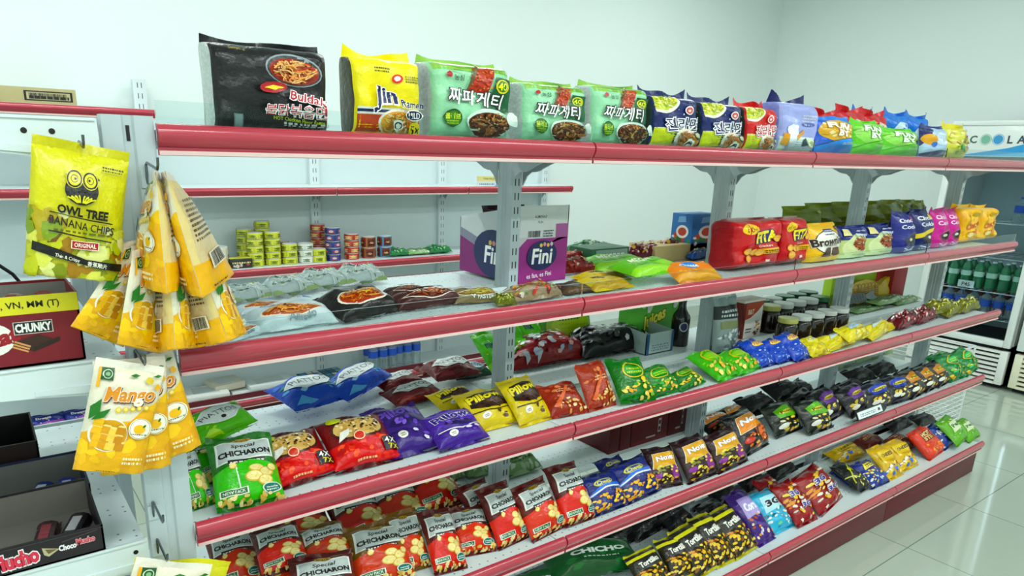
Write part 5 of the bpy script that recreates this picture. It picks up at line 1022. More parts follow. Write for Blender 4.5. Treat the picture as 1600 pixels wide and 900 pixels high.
for q, c in enumerate(('#e9c84a', '#e08a9a', '#f0b86a', '#d9d0d8')): sb.E(.55+.06*q, .47, .026, .026, c)
box_art(b, sb, (0, dp, 0), (0, -dp, 0), (0, 0, hh)); b.build('carton_body', e)
K_GUM = bag('candy_bag', .15, .19, .03, Art(.16, .19).S(1, 30, .1, .1, .9, .9, .07, ['#5a3a44', '#8a5a5a', '#4a2a34']).R(.1, .75, .9, .95, '#d9d4d0'), '#5a3a40', 'flat', sealcol='#4a2c34', seed=320, cat='candy bag')
for i, (yy, lab) in enumerate(((.36, 'brown candy bag standing in the magenta carton, nearer one'), (.43, 'brown candy bag standing in the magenta carton behind the nearer one'))):
    m_ = Matrix.Translation((1.008+.004*i, yy, S2b+.0115+.03)) @ Matrix.Rotation(pi/2-.15, 4, 'X'); make(K_GUM, settle(K_GUM, m_, S2b+.011), lab, 'candy bags in the magenta carton')
# --- boxes on the second shelf
def carton(name, p0, size, c, label, front=None, left=None, top=None, rz=0, cat='box', group=None):
    b = MB(); cube_art(b, (0, 0, 0), size, c, front, left, top); o = b.build(name, None, p0); o.rotation_euler.z = rz; return tag(o, label, cat, group)
a = Art(.15, .06, card); a.R(.12, .1, .95, .92, '#8b9a9c').small(.2, .2, .86, .8, 4, '#dfe6e6')
carton('sweets_box', (1.32, .40, S2+.0006), (.17, .1, .062), '#1f5a3a', 'green sweets box with a grey label among the candy bags', a, cat='box')
a = Art(.1, .15, card); a.S(1, 10, .1, .05, .9, .5, .12, ['#3a8a3a', '#f0f2f0', '#d8402c', '#2a7a3a']).E(.55, .6, .3, .22, '#f2f2ee').E(.55, .6, .2, .14, '#c9402c').poly([(.3, .8), (.7, .82), (.66, .95), (.34, .93)], '#7ab0e0')
carton('snack_box', (1.80, .40, S2+.0006), (.15, .09, .155), '#2a70b8', 'blue snack box standing behind the second upright', a, a)
for x, y, lab in ((1.62, .40, 'flat brown cardboard box behind the pink candy bags'), (1.97, .40, 'flat brown cardboard box behind the blue snack box')):
    carton('cardboard_box', (x, y, S2+.0006), (.30, .12, .055), '#c9b47a', lab, cat='cardboard box', group='flat cardboard boxes on the second shelf')
# --- rear of the third shelf
K_NOR = flatpack('#5cb02a', '#8fd04a', 12, 'mix', '#1c2a5c', .1, .16, .02, ['#e8c22a', '#b85a2a', '#f0e6c0', '#2a4a9a'])
for i, (bl, br, tp, lab) in enumerate([((778, 560), (808, 552), (768, 520), 'lime seasoning packet seen behind the grey upright'), ((806, 552), (838, 545), (796, 508), 'lime seasoning packet beside the grey upright'), ((836, 546), (866, 538), (824, 500), 'lime seasoning packet beside the big lime pouch')]):
    put(K_NOR, bl, br, tp, S3, 40, lab, 'lime seasoning packets', y=.45+.02*i)
a = Art(.2, .17); a.E(.5, .5, .42, .36, '#a9cc2c').E(.5, .46, .34, .26, '#c2dc3a').small(.3, .6, .7, .72, 2, '#3a6a1c').line([(.05, .3), (.5, .1), (.95, .3)], .03, '#e6f0c0')
K_LPOU = bag('snack_pouch', .2, .17, .04, a, '#5fa02a', 'pouch', top=.01, seal=.004, sealcol='#6ab02e', seed=330, cat='snack pouch')
put(K_LPOU, (866, 540), (946, 528), (900, 470), S3, 78, 'big lime pouch standing at the rear of the third shelf', y=.525)
a = Art(.3, .16, card); a.T('Juices', .45, .45, .3, '#f0e84a', maxw=.55, bold=.04, shear=.25, rot=.25, stroke=('#1c2a14', .05)).S(3, 12, .15, .6, .85, .95, .06, ['#f0f2ea', '#a83a34', '#e6b84a', '#f4f4f0'])
carton('juice_carton', (1.62, .49, S3+.0006), (.30, .05, .19), '#56b83a', 'bright green juice carton standing at the rear of the third shelf', a, cat='carton')
a = Art(.13, .1, card); a.small(.2, .15, .85, .5, 3, '#6a8a94', 3).R(0, .0, .1, 1, '#2a5a8a').R(.92, 0, 1, 1, '#2a5a8a')
q = on(1008, 556, z=S3); tray('open_carton', q.x, q.x+.14, q.y, q.y+.12, S3+.0006, .075, .085, '#b6c9c8', '#8a907a', 'pale blue open carton with raised flaps beside the black sweets bag', a, cat='open carton')
glass_k = mat('dark_bottle', '#17131a', rough=.08, coat=.6); pl_w = mat('label_pale', '#c9cdd0', rough=.4)
b = MB(); b.lathe([(.031, 0), (.033, .004), (.033, .10), (.031, .112), (.016, .135), (.0135, .15), (.0135, .165)], glass_k); o = b.build('sauce_bottle', None, (on(1070, 542, z=S3).x, on(1070, 542, z=S3).y+.03, S3+.0006)); tag(o, 'dark sauce bottle with an oval label by the second upright', 'bottle')
b = MB(); b.lathe([(.015, .165), (.015, .185), (.014, .187)], mat('cap_black', '#101012', rough=.4)); b.build('cap', o)
b = MB(); aa = Art(.04, .05, card); aa.E(.5, .5, .4, .45, '#c9cdd6').E(.5, .5, .3, .34, '#3a3c66'); aa.lay(b, lambda p, q, k: ((.0333+k)*sin((p-.5)*1.3-.5), -(.0333+k)*cos((p-.5)*1.3-.5), .05+.05*q), [i/8 for i in range(1, 8)], []); b.build('label', o)
a = Art(.09, .16); a.R(.0, .62, 1, .86, '#22262a').small(.15, .66, .85, .82, 2, '#d9dfe2').R(.1, .44, .9, .58, '#8a8f6a').S(2, 30, .05, .05, .95, .42, .07, ['#8fa0a2', '#c3ced0', '#6f8082', '#dfe6e6'])
K_COF = bag('coffee_pouch', .1, .165, .035, a, '#9aa8a8', 'pouch', top=.01, seal=.004, sealcol='#b9c4c4', wr=1.3, seed=333, cat='coffee pouch')
put(K_COF, (1121, 566), (1157, 552), (1136, 468), S3, 84, 'silver and black pouch standing between upright and red-white box', y=.2)
a = Art(.15, .16, card); a.R(0, .0, 1, .96, '#efe9e2').poly([(0, .5), (.4, .56), (.75, .72), (1, .9), (1, .97), (0, .97)], '#b8431f').R(0, 0, .12, .97, '#7a2014').T('B&T', .4, .72, .13, '#f0d8c0', maxw=.3, bold=.03).small(.2, .14, .5, .3, 2, '#3a3a44').S(2, 16, .62, .06, .92, .36, .05, ['#6a2a18', '#c9702a', '#3a1a10', '#e6b86a']).line([(.66, .46), (.74, .38), (.82, .46)], .03, '#2a1a14')
b = MB(); b.prism([(0, 0), (.118, 0), (.125, .138), (-.007, .142)], lambda p, q, t: (p, t, q), 0, .06, card('#7a2014')); box_art(b, a, (-.003, 0, 0), (.124, 0, 0), (0, 0, .14)); b.box(-.009, -.004, .139, .127, .064, .148, card('#e6d8cc'), .001)
o = b.build('coffee_box', None, (*on(1157, 530, z=S3)[:2], S3+.0006)); tag(o, 'red and white box with a flared top before the dark jars', 'box')
# jars
jar_m = mat('jar_dark', '#1f1413', rough=.08, coat=.5)
def jar(loc, lid, label, s=1.0):
    b = MB(); b.lathe([(.036*s, 0), (.039*s, .004), (.039*s, .066*s), (.034*s, .078*s), (.030*s, .082*s)], jar_m, 20); o = b.build('jar', None, loc); tag(o, label, 'jar', 'dark jars on the third shelf')
    b = MB(); b.lathe([(.0345*s, .081*s), (.0365*s, .083*s), (.0365*s, .097*s), (.035*s, .099*s)], tin(lid), 20); b.build('lid', o)
    b = MB(); q = Art(.03, .03, card); q.E(.5, .5, .46, .46, '#d9cf9a').ring(.5, .5, .34, .4, '#5a4a2a').small(.25, .4, .75, .6, 2, '#4a3a20'); q.lay(b, lambda p, r, k: ((.0393*s+k)*sin((p-.5)*.9+.55), -(.0393*s+k)*cos((p-.5)*.9+.55), .018+.045*r), [i/6 for i in range(1, 6)], []); b.build('label', o)
lidn = {'#c9c86a': 'yellow', '#e3e6e4': 'white', '#1f6a3c': 'green'}
rows = [(.22, ['#c9c86a', '#e3e6e4', '#e3e6e4', '#e3e6e4', '#e3e6e4'], 2.19, 'front'), (.365, ['#c9c86a', '#e3e6e4', '#e3e6e4', '#e3e6e4', '#1f6a3c'], 2.30, 'second'), (.455, ['#1f6a3c', '#1f6a3c', '#e3e6e4', '#1f6a3c', '#1f6a3c', '#1f6a3c'], 2.27, 'third')]
ordn = ['first', 'second', 'third', 'fourth', 'fifth', 'last']
for yy, ls, x0, rn in rows:
    for i, c in enumerate(ls): jar((x0+.092*i, yy, S3+.0006), c, f'dark jar with a {lidn[c]} lid, {ordn[i]} in the {rn} row from the red-white box', 1.0 if rn == 'front' else 1.1)
# fish-shaped packs and neighbours at the rear of the third shelf
fish = [(0, .45), (.06, .75), (.2, .92), (.42, .98), (.6, .86), (.72, .66), (.84, .86), (.98, .96), (.92, .6), (.98, .3), (.96, .08), (.8, .16), (.7, .3), (.5, .14), (.26, .08), (.08, .22)]
def fishpack(loc, w, h, c, c2, label, rz=0, lean=.25):
    b = MB(); b.prism([(p*w, q*h) for p, q in fish], lambda p, q, t: (p, t, q), -.012, .012, film(c))
    a = Art(w, h); R_ = random.Random(4)
    for i in range(7):
        for j in range(4): a.ring(.2+.075*i, .26+.15*j, .03, .04, c2, 10)
    a.ring(.13, .56, .03, .045, c2, 12); a.line([(.24, .2), (.28, .5), (.24, .84)], .015, c2)
    box_art(b, a, (0, -.012, 0), (w, 0, 0), (0, 0, h)); o = b.build('fish_shaped_pack', None, loc); o.rotation_euler = (-lean, 0, rz); return tag(o, label, 'snack pack', 'fish-shaped packs')
fishpack((3.02, .43, S3+.004), .44, .125, '#e3c52a', '#b9901c', 'yellow fish-shaped pack leaning at the rear of the third shelf', 0, .15)
fishpack((2.88, .385, S3+.004), .34, .05, '#7d8a8c', '#4a5658', 'grey fish-shaped pack in front of the yellow one', 0, .5)
carton('red_carton', (3.44, .42, S3+.0006), (.14, .09, .24), '#b3202a', 'tall red carton past the yellow fish-shaped pack', cat='carton')
a = Art(.4, .2, card); a.R(0, 0, 1, .3, '#8fae1c')
carton('lime_carton', (2.98, .485, S3+.0006), (.42, .04, .2), '#a8d02a', 'lime green carton behind the yellow fish-shaped pack', a, cat='carton')
row(K_GFLAT, [((1374, 486), (1418, 476), (1370, 475), 'grey-green flat pack beside the grey fish-shaped pack'), ((1404, 478), (1444, 470), (1400, 470), 'grey-green flat pack before the tall red carton'), ((1344, 492), (1384, 483), (1342, 483), 'grey-green flat pack before the grey fish-shaped pack')], S3, 4, group='grey-green flat packs on the third shelf', thick=.5)
# --- rear of the fourth shelf
a = Art(.3, .15, card); a.T('HICHEW', .5, .72, .2, '#7a2a22', maxw=.5, bold=.03).R(.72, .2, .8, .55, '#c9b8b0').R(.735, .24, .785, .34, '#3a1410').R(.735, .4, .785, .5, '#3a1410').R(.4, .12, .66, .16, '#c9b8b0')
RX = on(985, 700, z=S4); RY = RX.y; RX = RX.x
carton('dark_red_carton', (RX-.11, RY, S4+.0006), (.05, .2, .155), '#5c1216', 'dark red carton edge-on, first of its row on the fourth shelf', cat='carton', group='dark red cartons'); carton('dark_red_carton', (RX-.055, RY, S4+.0006), (.05, .2, .155), '#661418', 'dark red carton edge-on, second of its row', cat='carton', group='dark red cartons')
carton('dark_red_carton', (RX, RY, S4+.0006), (.19, .2, .15), '#6a151a', 'wide dark red carton with faint lettering, third of its row', a, cat='carton', group='dark red cartons'); carton('dark_red_carton', (RX+.195, RY, S4+.0006), (.1, .2, .17), '#5a1014', 'dark red carton by the second upright', a, cat='carton', group='dark red cartons')
row(K_GFLAT, [((792, 752), (848, 738), (798, 714), 'pale green pack behind the chicharon bags, past the grey upright'), ((735, 752), (775, 740), (735, 722), 'pale green pack behind the chicharon bags, before the grey upright'), ((690, 758), (730, 748), (690, 735), 'pale green pack deep behind the chicharon bags')], S4, 10, group='pale green packs on the fourth shelf', thick=1.3)
row(K_SILV, [((1312, 580), (1350, 568), (1312, 556), 'clear packet lying behind the dark chip bags'), ((1348, 570), (1388, 558), (1345, 548), 'clear packet lying behind the amber patch bags')], S4, 8, group='clear packets on the fourth shelf', thick=1.3)
# --- price sign
p = on(1330, 652, z=S4); a = Art(.2, .04, card); a.R(.03, .12, .97, .88, '#e9eef0').small(.12, .3, .7, .7, 2, '#6a8a9a').poly([(.80, .35), (.88, .35), (.88, .65), (.80, .65)], '#3a3c40')
b = MB(); b.box(-.1, -.004, 0, .1, 0, .036, card('#17181a')); b.prism([(.1, 0), (.13, .01), (.13, .026), (.1, .036)], lambda q, r, t: (q, t, r), -.004, 0, card('#17181a')); box_art(b, a, (-.1, -.004, 0), (.2, 0, 0), (0, 0, .036)); b.box(-.08, 0, 0, .08, .03, .002, dark_m)
o = b.build('price_sign', None, (p.x, .006, ZL[3]+.048)); o.rotation_euler = (-.5, 0, 0); tag(o, 'white price sign in a black arrow-ended holder on the fourth shelf', 'price sign')
# ================================================================== goods on the wall unit
W3, W5 = WSURF[2], WSURF[4]
def can_mesh(c, c2, h, r=.041, seed=1):
    b = MB(); st = tin('#c9ccc8'); b.lathe([(r*.94, 0, st), (r, .002, tin(c)), (r, h-.002, st), (r*.97, h, st), (r*.93, h-.002, st)], tin(c), 20)
    a = Art(.25, h, tin); R_ = random.Random(seed)
    for q in range(4): a.R(.02+.25*q, .12, .23+.25*q, .88, c2[0]).E(.125+.25*q, .5, .05, .03, c2[1]).small(.04+.25*q, .2, .2+.25*q, .8, 2, c2[2], seed+q)
    a.lay(b, lambda p, q, k: ((r+k)*cos(2*pi*p-2.6), (r+k)*sin(2*pi*p-2.6), h*q), [i/20 for i in range(20)], [], off=.0004)
    return b.mesh('food_can', 40)
def stack(x, y, n, h, c, c2, seed, lab):
    me = can_mesh(c, c2, h, seed=seed)
    for k in range(n):
        o = link('food_can', me, None, (x, y, W3+.0004+k*(h+.0003))); o.rotation_euler.z = .3*k
        pos = '' if n == 1 else (['bottom', 'second', 'third', 'fourth', 'fifth', 'sixth', 'seventh'][k] if k < n-1 else 'top')+' of '
        tag(o, f'{pos}{lab}', 'can', 'cans on the wall unit')
YEL = ('#cdd02a', ['#d9dc3c', '#8fa02a', '#4a5a14']); NAV = ('#1f3270', ['#2a4490', '#e9e6e0', '#c9402c']); RED = ('#a8301c', ['#c8482a', '#e6c23a', '#f0e0b0']); WHT = ('#d9dfd8', ['#e9ece6', '#9aa86a', '#5a6a50']); ORB = ('#9a5a2c', ['#7a2a1c', '#e0b07a', '#2a1a14']); BLB = ('#2f86b0', ['#7a2a1c', '#e0b07a', '#2a1a14']); GRN = ('#1f5a34', ['#2a7a44', '#d9d8b0', '#e6e8d8'])
def cx(u, y): return on(u, 400, y=y).x
stack(cx(344, 2.64), 2.64, 1, .115, *('#c9c6b4', ['#d9d6c4', '#8a6a4a', '#6a5a3a']), 1, 'tall beige can beside the black tins'); 
for k in range(1): 
    b = MB(); b.box(-.06, -.03, 0, .06, .03, .05, tin('#23241f'), .006); b.box(-.06, -.03, .05, .06, .03, .056, tin('#b9b82a'), .003); aa = Art(.12, .05, card); aa.small(.1, .5, .9, .85, 1, '#d9d08a', 3).S(3, 8, .1, .1, .9, .4, .08, ['#c9c0b0', '#a8443a']); box_art(b, aa, (-.06, -.03, 0), (.12, 0, 0), (0, 0, .05)); tag(b.build('flat_tin', None, (cx(374, 2.62), 2.62, W3+.0004)), 'black tin with a yellow lid beside the yellow can stacks', 'tin')
stack(cx(384, 2.74), 2.74, 5, .038, *YEL, 2, 'yellow can stack behind the black tin'); stack(cx(400, 2.64), 2.64, 5, .036, *YEL, 3, 'first front stack of five yellow cans'); stack(cx(412, 2.745), 2.745, 6, .038, *YEL, 4, 'tallest yellow can stack, behind the front ones'); stack(cx(427, 2.64), 2.64, 5, .036, *YEL, 5, 'second front stack of five yellow cans')
stack(cx(441, 2.74), 2.74, 3, .038, *RED, 6, 'short red can stack peeping behind the yellow ones'); stack(cx(453, 2.64), 2.64, 3, .037, *YEL, 7, 'stack of three yellow cans beside the white cans'); stack(cx(478, 2.64), 2.64, 3, .036, *WHT, 8, 'white can stack between the yellow ones'); stack(cx(498, 2.63), 2.63, 2, .038, *YEL, 9, 'stack of two yellow cans beside the navy stack')
stack(cx(498, 2.75), 2.75, 5, .04, *RED, 10, 'dark red can stack behind the two yellow cans'); stack(cx(521, 2.64), 2.64, 5, .038, *NAV, 11, 'navy can stack'); stack(cx(550, 2.65), 2.65, 4, .037, *RED, 12, 'red and yellow can stack beside the navy stack'); stack(cx(576, 2.65), 2.65, 2, .064, *ORB, 13, 'stack of two brown-orange cans'); stack(cx(601, 2.65), 2.65, 2, .064, *BLB, 14, 'stack of two cans with blue edges')
for i, (u, lab) in enumerate(((625, 'first'), (655, 'second'), (685, 'third'))):
    m_ = Matrix.Translation((cx(u, 2.62), 2.6, W3)) ; K = K_CANGRN if i != 1 else K_GFLAT
    make(K, settle(K, m_, W3), f'green packet lying {lab} along the wall unit shelf past the cans', 'green packets on the wall unit')
# bottom deck of the wall unit: white packets, sticker sheets, water bottles, blue packs
for i, (u, v, w_, d_, c, lab) in enumerate(((292, 628, .16, .1, '#e9ecea', 'white paper packet beside the green chip bag'), (322, 622, .17, .12, '#f0f1ec', 'white paper packet second along the wall deck'), (352, 612, .13, .1, '#e0d8c4', 'cream paper packet between the white ones'), (388, 608, .16, .1, '#eef0ee', 'white paper packet fourth along the wall deck'), (420, 604, .2, .1, '#e6ecec', 'long white box beside the sticker sheets'))):
    w_ *= 1.35; d_ *= 1.5; q = on(u, v, z=W5); b = MB(); b.box(-w_/2, -d_/2, 0, w_/2, d_/2, .018+.01*(i % 3), card(c), .004); b.box(-w_*.3, -d_*.3, .018+.01*(i % 3), w_*.3, d_*.3, .0188+.01*(i % 3), card('#cdd6d4')); o = b.build('paper_packet', None, (q.x, max(2.63, min(2.74, q.y)), W5+.0004)); o.rotation_euler.z = (.1, -.12, .15, -.05, .03)[i]; tag(o, lab, 'packet', 'white packets on the wall deck')
for i in range(4):
    b = MB(); b.box(-.09, -.06, 0, .09, .06, .004, card('#22343c')); aa = Art(.18, .12, card); R_ = random.Random(i)
    for k in range(4):
        for j in range(6): aa.R(.04+.16*j, .05+.24*k, .17+.16*j, .24+.24*k, R_.choice(['#4aa0b8', '#2a6a94', '#c9704a', '#3f88a8', '#d9dfe0', '#79b4c4']))
    box_art(b, aa, (-.09, -.06, .004), (.18, 0, 0), (0, .12, 0)); q = on(470+9*i, 596-4*i, z=W5); b.v = [(x*1.5, y*1.6, z) for x, y, z in b.v]; o = b.build('sticker_sheet', None, (q.x, 2.64+.02*i, W5+.0006+.0052*i)); o.rotation_euler.z = .2-.05*i; tag(o, ['lowest', 'second', 'third', 'topmost'][i]+' blue patterned card in the fanned pile on the wall deck', 'card', 'blue cards on the wall deck')
pet = mat('clear_bottle', '#e3f0f4', rough=.05, trans=.85, ior=1.2); blu_l = mat('blue_label', '#1f4fb8', rough=.35, vary=.1); capw = mat('cap_white', '#e9eef2', rough=.4); capb = mat('cap_blue', '#2a5ac0', rough=.4)
def bottle_kind(h, r, body, lab, cap, z0=.5, z1=.78):
    return [('', [(r*.9, 0), (r, .004), (r, h*.34), (r*.96, h*.36), (r, h*.38), (r, h*.74), (r*.75, h*.84), (r*.38, h*.92), (r*.36, h*.95)], body), ('label', [(r*1.01, h*z0), (r*1.01, h*z1)], lab), ('cap', [(r*.4, h*.95), (r*.4, h), (r*.37, h*1.005)], cap)]
def bottle(loc, kind, label, group, name='water_bottle'):
    o = None
    for nm, prof, m_ in kind:
        b = MB(); b.lathe(prof, m_, 16); q = b.build(nm or name, o, loc if o is None else None); o = o or q
    return tag(o, label, 'bottle', group)
KW = bottle_kind(.20, .032, pet, blu_l, capw, .52, .74)
k = 0
for gx, gy, nm in ((cx(592, 2.66), 2.62, 'first'), (cx(634, 2.66), 2.64, 'second')):
    for i in range(3):
        for j in range(2): bottle((gx-.07+.066*i, gy+.066*j, W5+.0006), KW, f'clear water bottle with blue label, {["first", "middle", "last"][i]} in the {["front", "rear"][j]} row of the {nm} pack', 'water bottles on the wall deck')
for x, lab in ((-.06, 'blue packet on the wall deck, seen past the end shelf'), (.09, 'blue and purple packet on the wall deck behind the mango pouches')):
    m_ = Matrix.Translation((x, 2.6, W5)) @ Matrix.Rotation(.5, 4, 'X'); make(K_BLUBAR, settle(K_BLUBAR, m_, W5), lab, 'blue packets on the wall deck')
a = Art(.34, .066, card); a.R(.45, .18, .96, .8, '#15140f').R(.475, .26, .935, .72, '#b9ae84').small(.5, .3, .92, .68, 1, '#1c1a14', 5).bars(.5, .3, .9, .66, '#2a2820', 5, 30)
carton('cardboard_box', (-.12, 2.60, WSURF[0]+.0006), (.36, .2, .066), '#b5a878', 'flat brown cardboard box with a black-framed print on the wall unit', a, cat='cardboard box')
q = on(768, 288, y=2.56); a = Art(.2, .05, card); a.R(0, .5, 1, 1, '#e9dc8a').T('TWIN PACK', .4, .74, .2, '#5a5420', maxw=.6).poly([(.75, .6), (1, .9), (1, .6)], '#b84a3a').small(.08, .14, .6, .4, 1, '#6a8aa8').poly([(.6, 0), (1, 0), (1, .4), (.75, .4)], '#6ab0d0')
b = MB(); b.box(-.115, 0, 0, .115, .002, .062, card('#dfe8ea')); box_art(b, a, (-.115, 0, 0), (.23, 0, 0), (0, 0, .062)); b.box(-.1, .002, 0, .1, .03, .002, card('#dfe8ea')); tag(b.build('price_card', None, (q.x, 2.56, WSURF[1]+.0006)), 'small printed card standing on the bare wall shelf', 'price card')
# ================================================================== coolers at the far end
def cooler(y0, y1, label, logo, grille):
    x0, x1, h = 5.25, 5.93, 1.735; yc = (y0+y1)/2; e = empty('drinks_cooler', (x0, yc, 0)); tag(e, label, 'drinks cooler', 'glass-door drinks coolers')
    Y0_, Y1_ = y0-yc, y1-yc; wm = mat('cooler_white', '#e6ecea', rough=.3, coat=.2); im = mat('cooler_inside', '#b6c8ce', rough=.4); D = x1-x0
    b = MB()
    for a_, c_ in ((Y0_, Y0_+.03), (Y1_-.03, Y1_)): b.box(.05, a_, .05, D, c_, h, wm)
    b.box(D-.03, Y0_, .05, D, Y1_, h, wm); b.box(.05, Y0_, 1.5, D, Y1_, h-.03, wm); b.box(.0, Y0_, h-.03, D, Y1_, h, wm, .004); b.box(.05, Y0_, .05, D, Y1_, .3, mat('cooler_dark', '#17191b', rough=.6)); b.box(.06, Y0_+.02, 0.002, D-.02, Y1_-.02, .05, dark_m)
    b.build('cabinet', e)
    b = MB(); b.box(D-.034, Y0_+.03, .3, D-.03, Y1_-.03, 1.5, im); b.build('back_lining', e)
    # lit header with the maker's name
    b = MB(); b.box(.006, Y0_+.006, 1.5, .05, Y1_-.006, h-.03, wm, .004)
    a = Art(y1-y0, .19, card)
    if logo:
        a.poly([(.1, .08), (1, .08), (1, .72), (.8, .58), (.55, .34)], '#2a9ad8').poly([(.3, .08), (1, .08), (1, .3)], '#5ab8e6')
        for ch, px, c in (('C', .22, '#4a6a5a'), ('L', .56, '#3a4a52'), ('A', .66, '#3a4a52')): a.T(ch, px, .62, .24, c, bold=.03)
        a.E(.335, .62, .055, .055, '#7ab8a0').E(.45, .62, .055, .055, '#3a9ad0').ring(.335, .62, .045, .05, '#e6f2ee').ring(.45, .62, .045, .05, '#e6f2f6')
    else: a.poly([(0, .08), (1, .08), (1, .4), (.4, .5), (0, .6)], '#2a9ad8')
    a.R(0, .0, 1, .06, '#4a5a62'); box_art(b, a, (.006, Y1_-.006, 1.5), (0, Y0_-Y1_+.012, 0), (0, 0, .19), .0008); b.build('header', e)
    # door: frame, glass, handle
    d = MB(); fw, z0, z1 = .045, .29, 1.49
    d.box(0, Y0_+.004, z0, .045, Y0_+fw, z1, wm, .004); d.box(0, Y1_-fw, z0, .045, Y1_-.004, z1, wm, .004); d.box(0, Y0_+fw, z0, .045, Y1_-fw, z0+fw, wm, .004); d.box(0, Y0_+fw, z1-fw, .045, Y1_-fw, z1, wm, .004)
    do = d.build('door', e)
    MB().box(.018, Y0_+fw, z0+fw, .024, Y1_-fw, z1-fw, mat('cooler_glass', '#dcebee', rough=.01, trans=1, ior=1.1)).build('glass_pane', do)
    g = MB(); gm_ = mat('grille_'+grille[1:], grille, rough=.4)
    g.box(.004, Y0_+.005, .035, .05, Y0_+.05, .265, gm_, .003); g.box(.004, Y1_-.05, .035, .05, Y1_-.005, .265, gm_, .003)
    for i in range(8): g.box(.004, Y0_+.05, .035+.0305*i, .03, Y1_-.05, .035+.0305*i+.0165, gm_)
    g.build('grille', e)
    for z in (.45, .63, .86, 1.09):
        s = MB(); 
        for i in range(12): s.tube([(.09, Y0_+.03+(i+.5)*(y1-y0-.06)/12, z), (D-.05, Y0_+.03+(i+.5)*(y1-y0-.06)/12, z)], .0025, capw, 5)
        for xx in (.09, .35, D-.06): s.tube([(xx, Y0_+.03, z-.003), (xx, Y1_-.03, z-.003)], .003, capw, 6)
        s.build('wire_shelf', e)
    lt = MB(); lt.tube([(.08, Y1_-.05, .4), (.08, Y1_-.05, 1.45)], .008, mat('cooler_lamp', '#eaf6ff', emit=3), 8); lt.build('lamp_tube', e)
    return e
cooler(.39, 1.02, 'white glass-door drinks cooler with a blue wave on its lettered header', True, '#e9ece6'); cooler(-.27, .36, 'white glass-door drinks cooler cut by the picture edge, next to the blue wave one', False, '#e9e6cc')
green_m = mat('green_bottle', '#1f7a4a', rough=.06, coat=.5); red_l = mat('red_label', '#b8483a', rough=.4); lem = mat('label_mint', '#bfe0cc', rough=.4)
KG = bottle_kind(.19, .032, green_m, lem, capw, .42, .6); KB = bottle_kind(.165, .034, pet, blu_l, capb, .4, .68); KR = bottle_kind(.168, .033, mat('brown_bottle', '#8a4a3a', rough=.1, coat=.4), pl_w, mat('cap_red', '#b03a2c', rough=.4), .45, .68)
pos = ['nearest the hinge', 'second from the hinge', 'third from the hinge', 'fourth from the hinge', 'fifth from the hinge', 'sixth from the hinge', 'last by the handle side']
for i in range(7):
    y = .95-.078*i
    bottle((5.40, y, .6365), KG, f'green drink bottle on the upper filled cooler shelf, front row, {pos[i]}', 'green bottles in the cooler', 'drink_bottle'); bottle((5.50, y, .6365), KG, f'green drink bottle on the upper filled cooler shelf, back row, {pos[i]}', 'green bottles in the cooler', 'drink_bottle')
    bottle((5.40, y, .4565), KB, f'blue-labelled bottle on the lower cooler shelf, front row, {pos[i]}', 'blue bottles in the cooler', 'drink_bottle'); bottle((5.52, y, .4565), KR, f'brown bottle behind the blue-labelled ones, {pos[i]}', 'brown bottles in the cooler', 'drink_bottle')
bottle((5.38, .56, 1.0965), KB, 'lone blue-labelled bottle on the top cooler shelf', None, 'drink_bottle')
tagb = MB(); tagb.box(-.001, -.05, 0, .001, .05, .05, card('#e6ecec')); aa = Art(.1, .05, card); aa.T('P45', .5, .5, .5, '#2a2c30', maxw=.7); box_art(tagb, aa, (-.001, .05, 0), (0, -.1, 0), (0, 0, .05)); tagb.box(-.001, -.05, 0, .03, .05, .002, card('#e6ecec')); tag(tagb.build('price_card', None, (5.335, .76, .6365)), 'white price card standing before the green bottles in the cooler', 'price card')
# --- wire basket on the floor past the gondola end
wb = empty('wire_basket', (4.05, .55, 0)); tag(wb, 'white wire basket standing on the floor past the gondola end', 'wire basket'); wm = mat('white_wire', '#dfe6e6', rough=.3)
f = MB()
for z in (.02, .46): f.tube([(-.3, -.25, z), (.3, -.25, z), (.3, .25, z), (-.3, .25, z)], .006, wm, 8, True)
for x in (-.3, .3):
    for y in (-.25, .25): f.tube([(x, y, .004), (x, y, .46)], .006, wm, 8)
f.build('frame', wb)
for nm, p0, p1, n in (('side_mesh', (-.3, -.25), (.3, -.25), 14), ('side_mesh', (-.3, .25), (.3, .25), 14), ('side_mesh', (-.3, -.25), (-.3, .25), 14), ('side_mesh', (.3, -.25), (.3, .25), 14)):
    s = MB()
    for i in range(n): z = .05+.4*i/n; s.tube([(*p0, z), (*p1, z)], .003, wm, 5)
    s.build(nm, wb)
s = MB()
for i in range(16): s.tube([(-.3+.6*i/15, -.25, .06), (-.3+.6*i/15, .25, .06)], .003, wm, 5)
s.build('floor_mesh', wb)
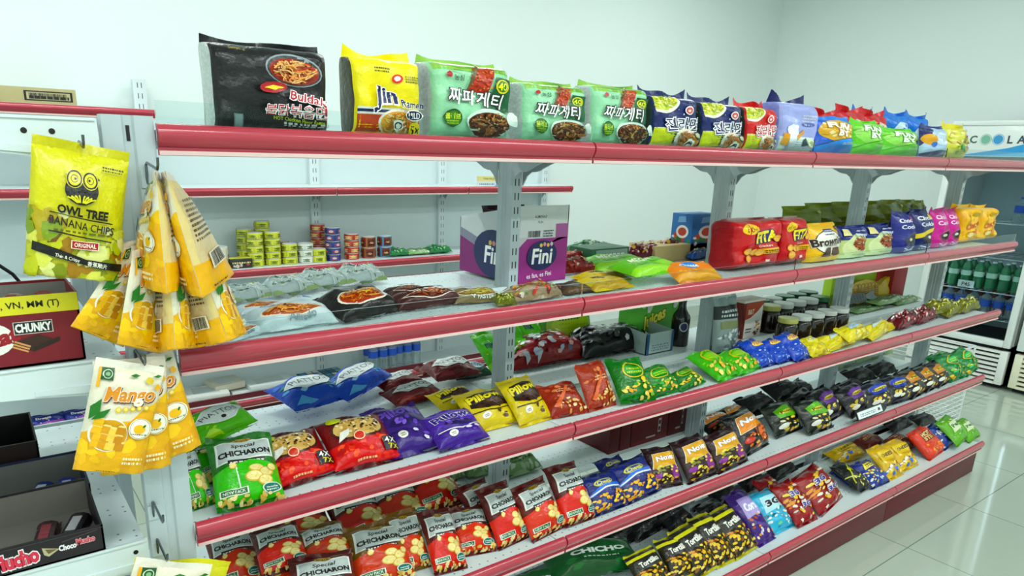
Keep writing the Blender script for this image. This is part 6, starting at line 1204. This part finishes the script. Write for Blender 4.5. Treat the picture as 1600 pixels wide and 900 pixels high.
# ================================================================== let the goods settle: things that press into each other or into the shelving ease apart
from mathutils.bvhtree import BVHTree
def tree(o, kids=True):
    vs, ps = [], []
    for q in [o]+(list(o.children) if kids else []):
        if q.type != 'MESH': continue
        mw = o.matrix_world if q is o else o.matrix_world @ q.matrix_local
        b = len(vs); vs += [mw @ v.co for v in q.data.vertices]; ps += [tuple(b+i for i in p.vertices) for p in q.data.polygons]
    return (BVHTree.FromPolygons(vs, ps), [min(v[i] for v in vs) for i in range(3)], [max(v[i] for v in vs) for i in range(3)])
bpy.context.view_layer.update()
GP = [(q.name.split('.')[0],)+tree(q, False) for q in G.children_recursive if q.type == 'MESH']
SOFT = ('bag', 'pack', 'pouch', 'multipack')
soft = [o for o in COL.objects if o.parent is None and o.type == 'MESH' and any(k in o.name for k in SOFT) and not any(k in o['label'] for k in ('olive', 'hung', 'bunch', 'layer', 'lower', 'lowest'))]
for it in range(7):
    T_ = {o: tree(o) for o in soft}; moved = 0
    for o in soft:
        t, lo, hi = T_[o]; d = Vector((0, 0, 0))
        for nm, pt, pl, ph in GP:
            if all(min(hi[i], ph[i])-max(lo[i], pl[i]) > -1e-4 for i in range(3)) and t.overlap(pt):
                if nm == 'edge_guard': d.y += max(.002, min(.02, ph[1]+.001-lo[1]))
                elif nm in ('shelf', 'base_deck'): d.z += .004
                elif nm == 'upright': d.y += .012 if (lo[1]+hi[1])/2 > PY-.02 else -.012
                else: d.y += .004 if (lo[1]+hi[1]) > (pl[1]+ph[1]) else -.004
        if d.length: o.location += d; moved += 1
    for i, a in enumerate(soft):
        ta, la, ha = T_[a]
        for b in soft[i+1:]:
            tb, lb, hb = T_[b]; e = [min(ha[k], hb[k])-max(la[k], lb[k]) for k in range(3)]
            if min(e) <= 0 or e[0]*e[1]*e[2] < 8e-5 or not ta.overlap(tb): continue
            hi_, lo_ = (a, b) if la[2]+ha[2] > lb[2]+hb[2] else (b, a)
            k = min(range(3), key=lambda q: e[q])
            if k == 2: hi_.location.z += min(.003, e[2])
            else:
                s_ = min(.006, e[k])/2*(1 if la[k]+ha[k] > lb[k]+hb[k] else -1); a.location[k] += s_; b.location[k] -= s_
            moved += 1
    bpy.context.view_layer.update()
    if not moved: break
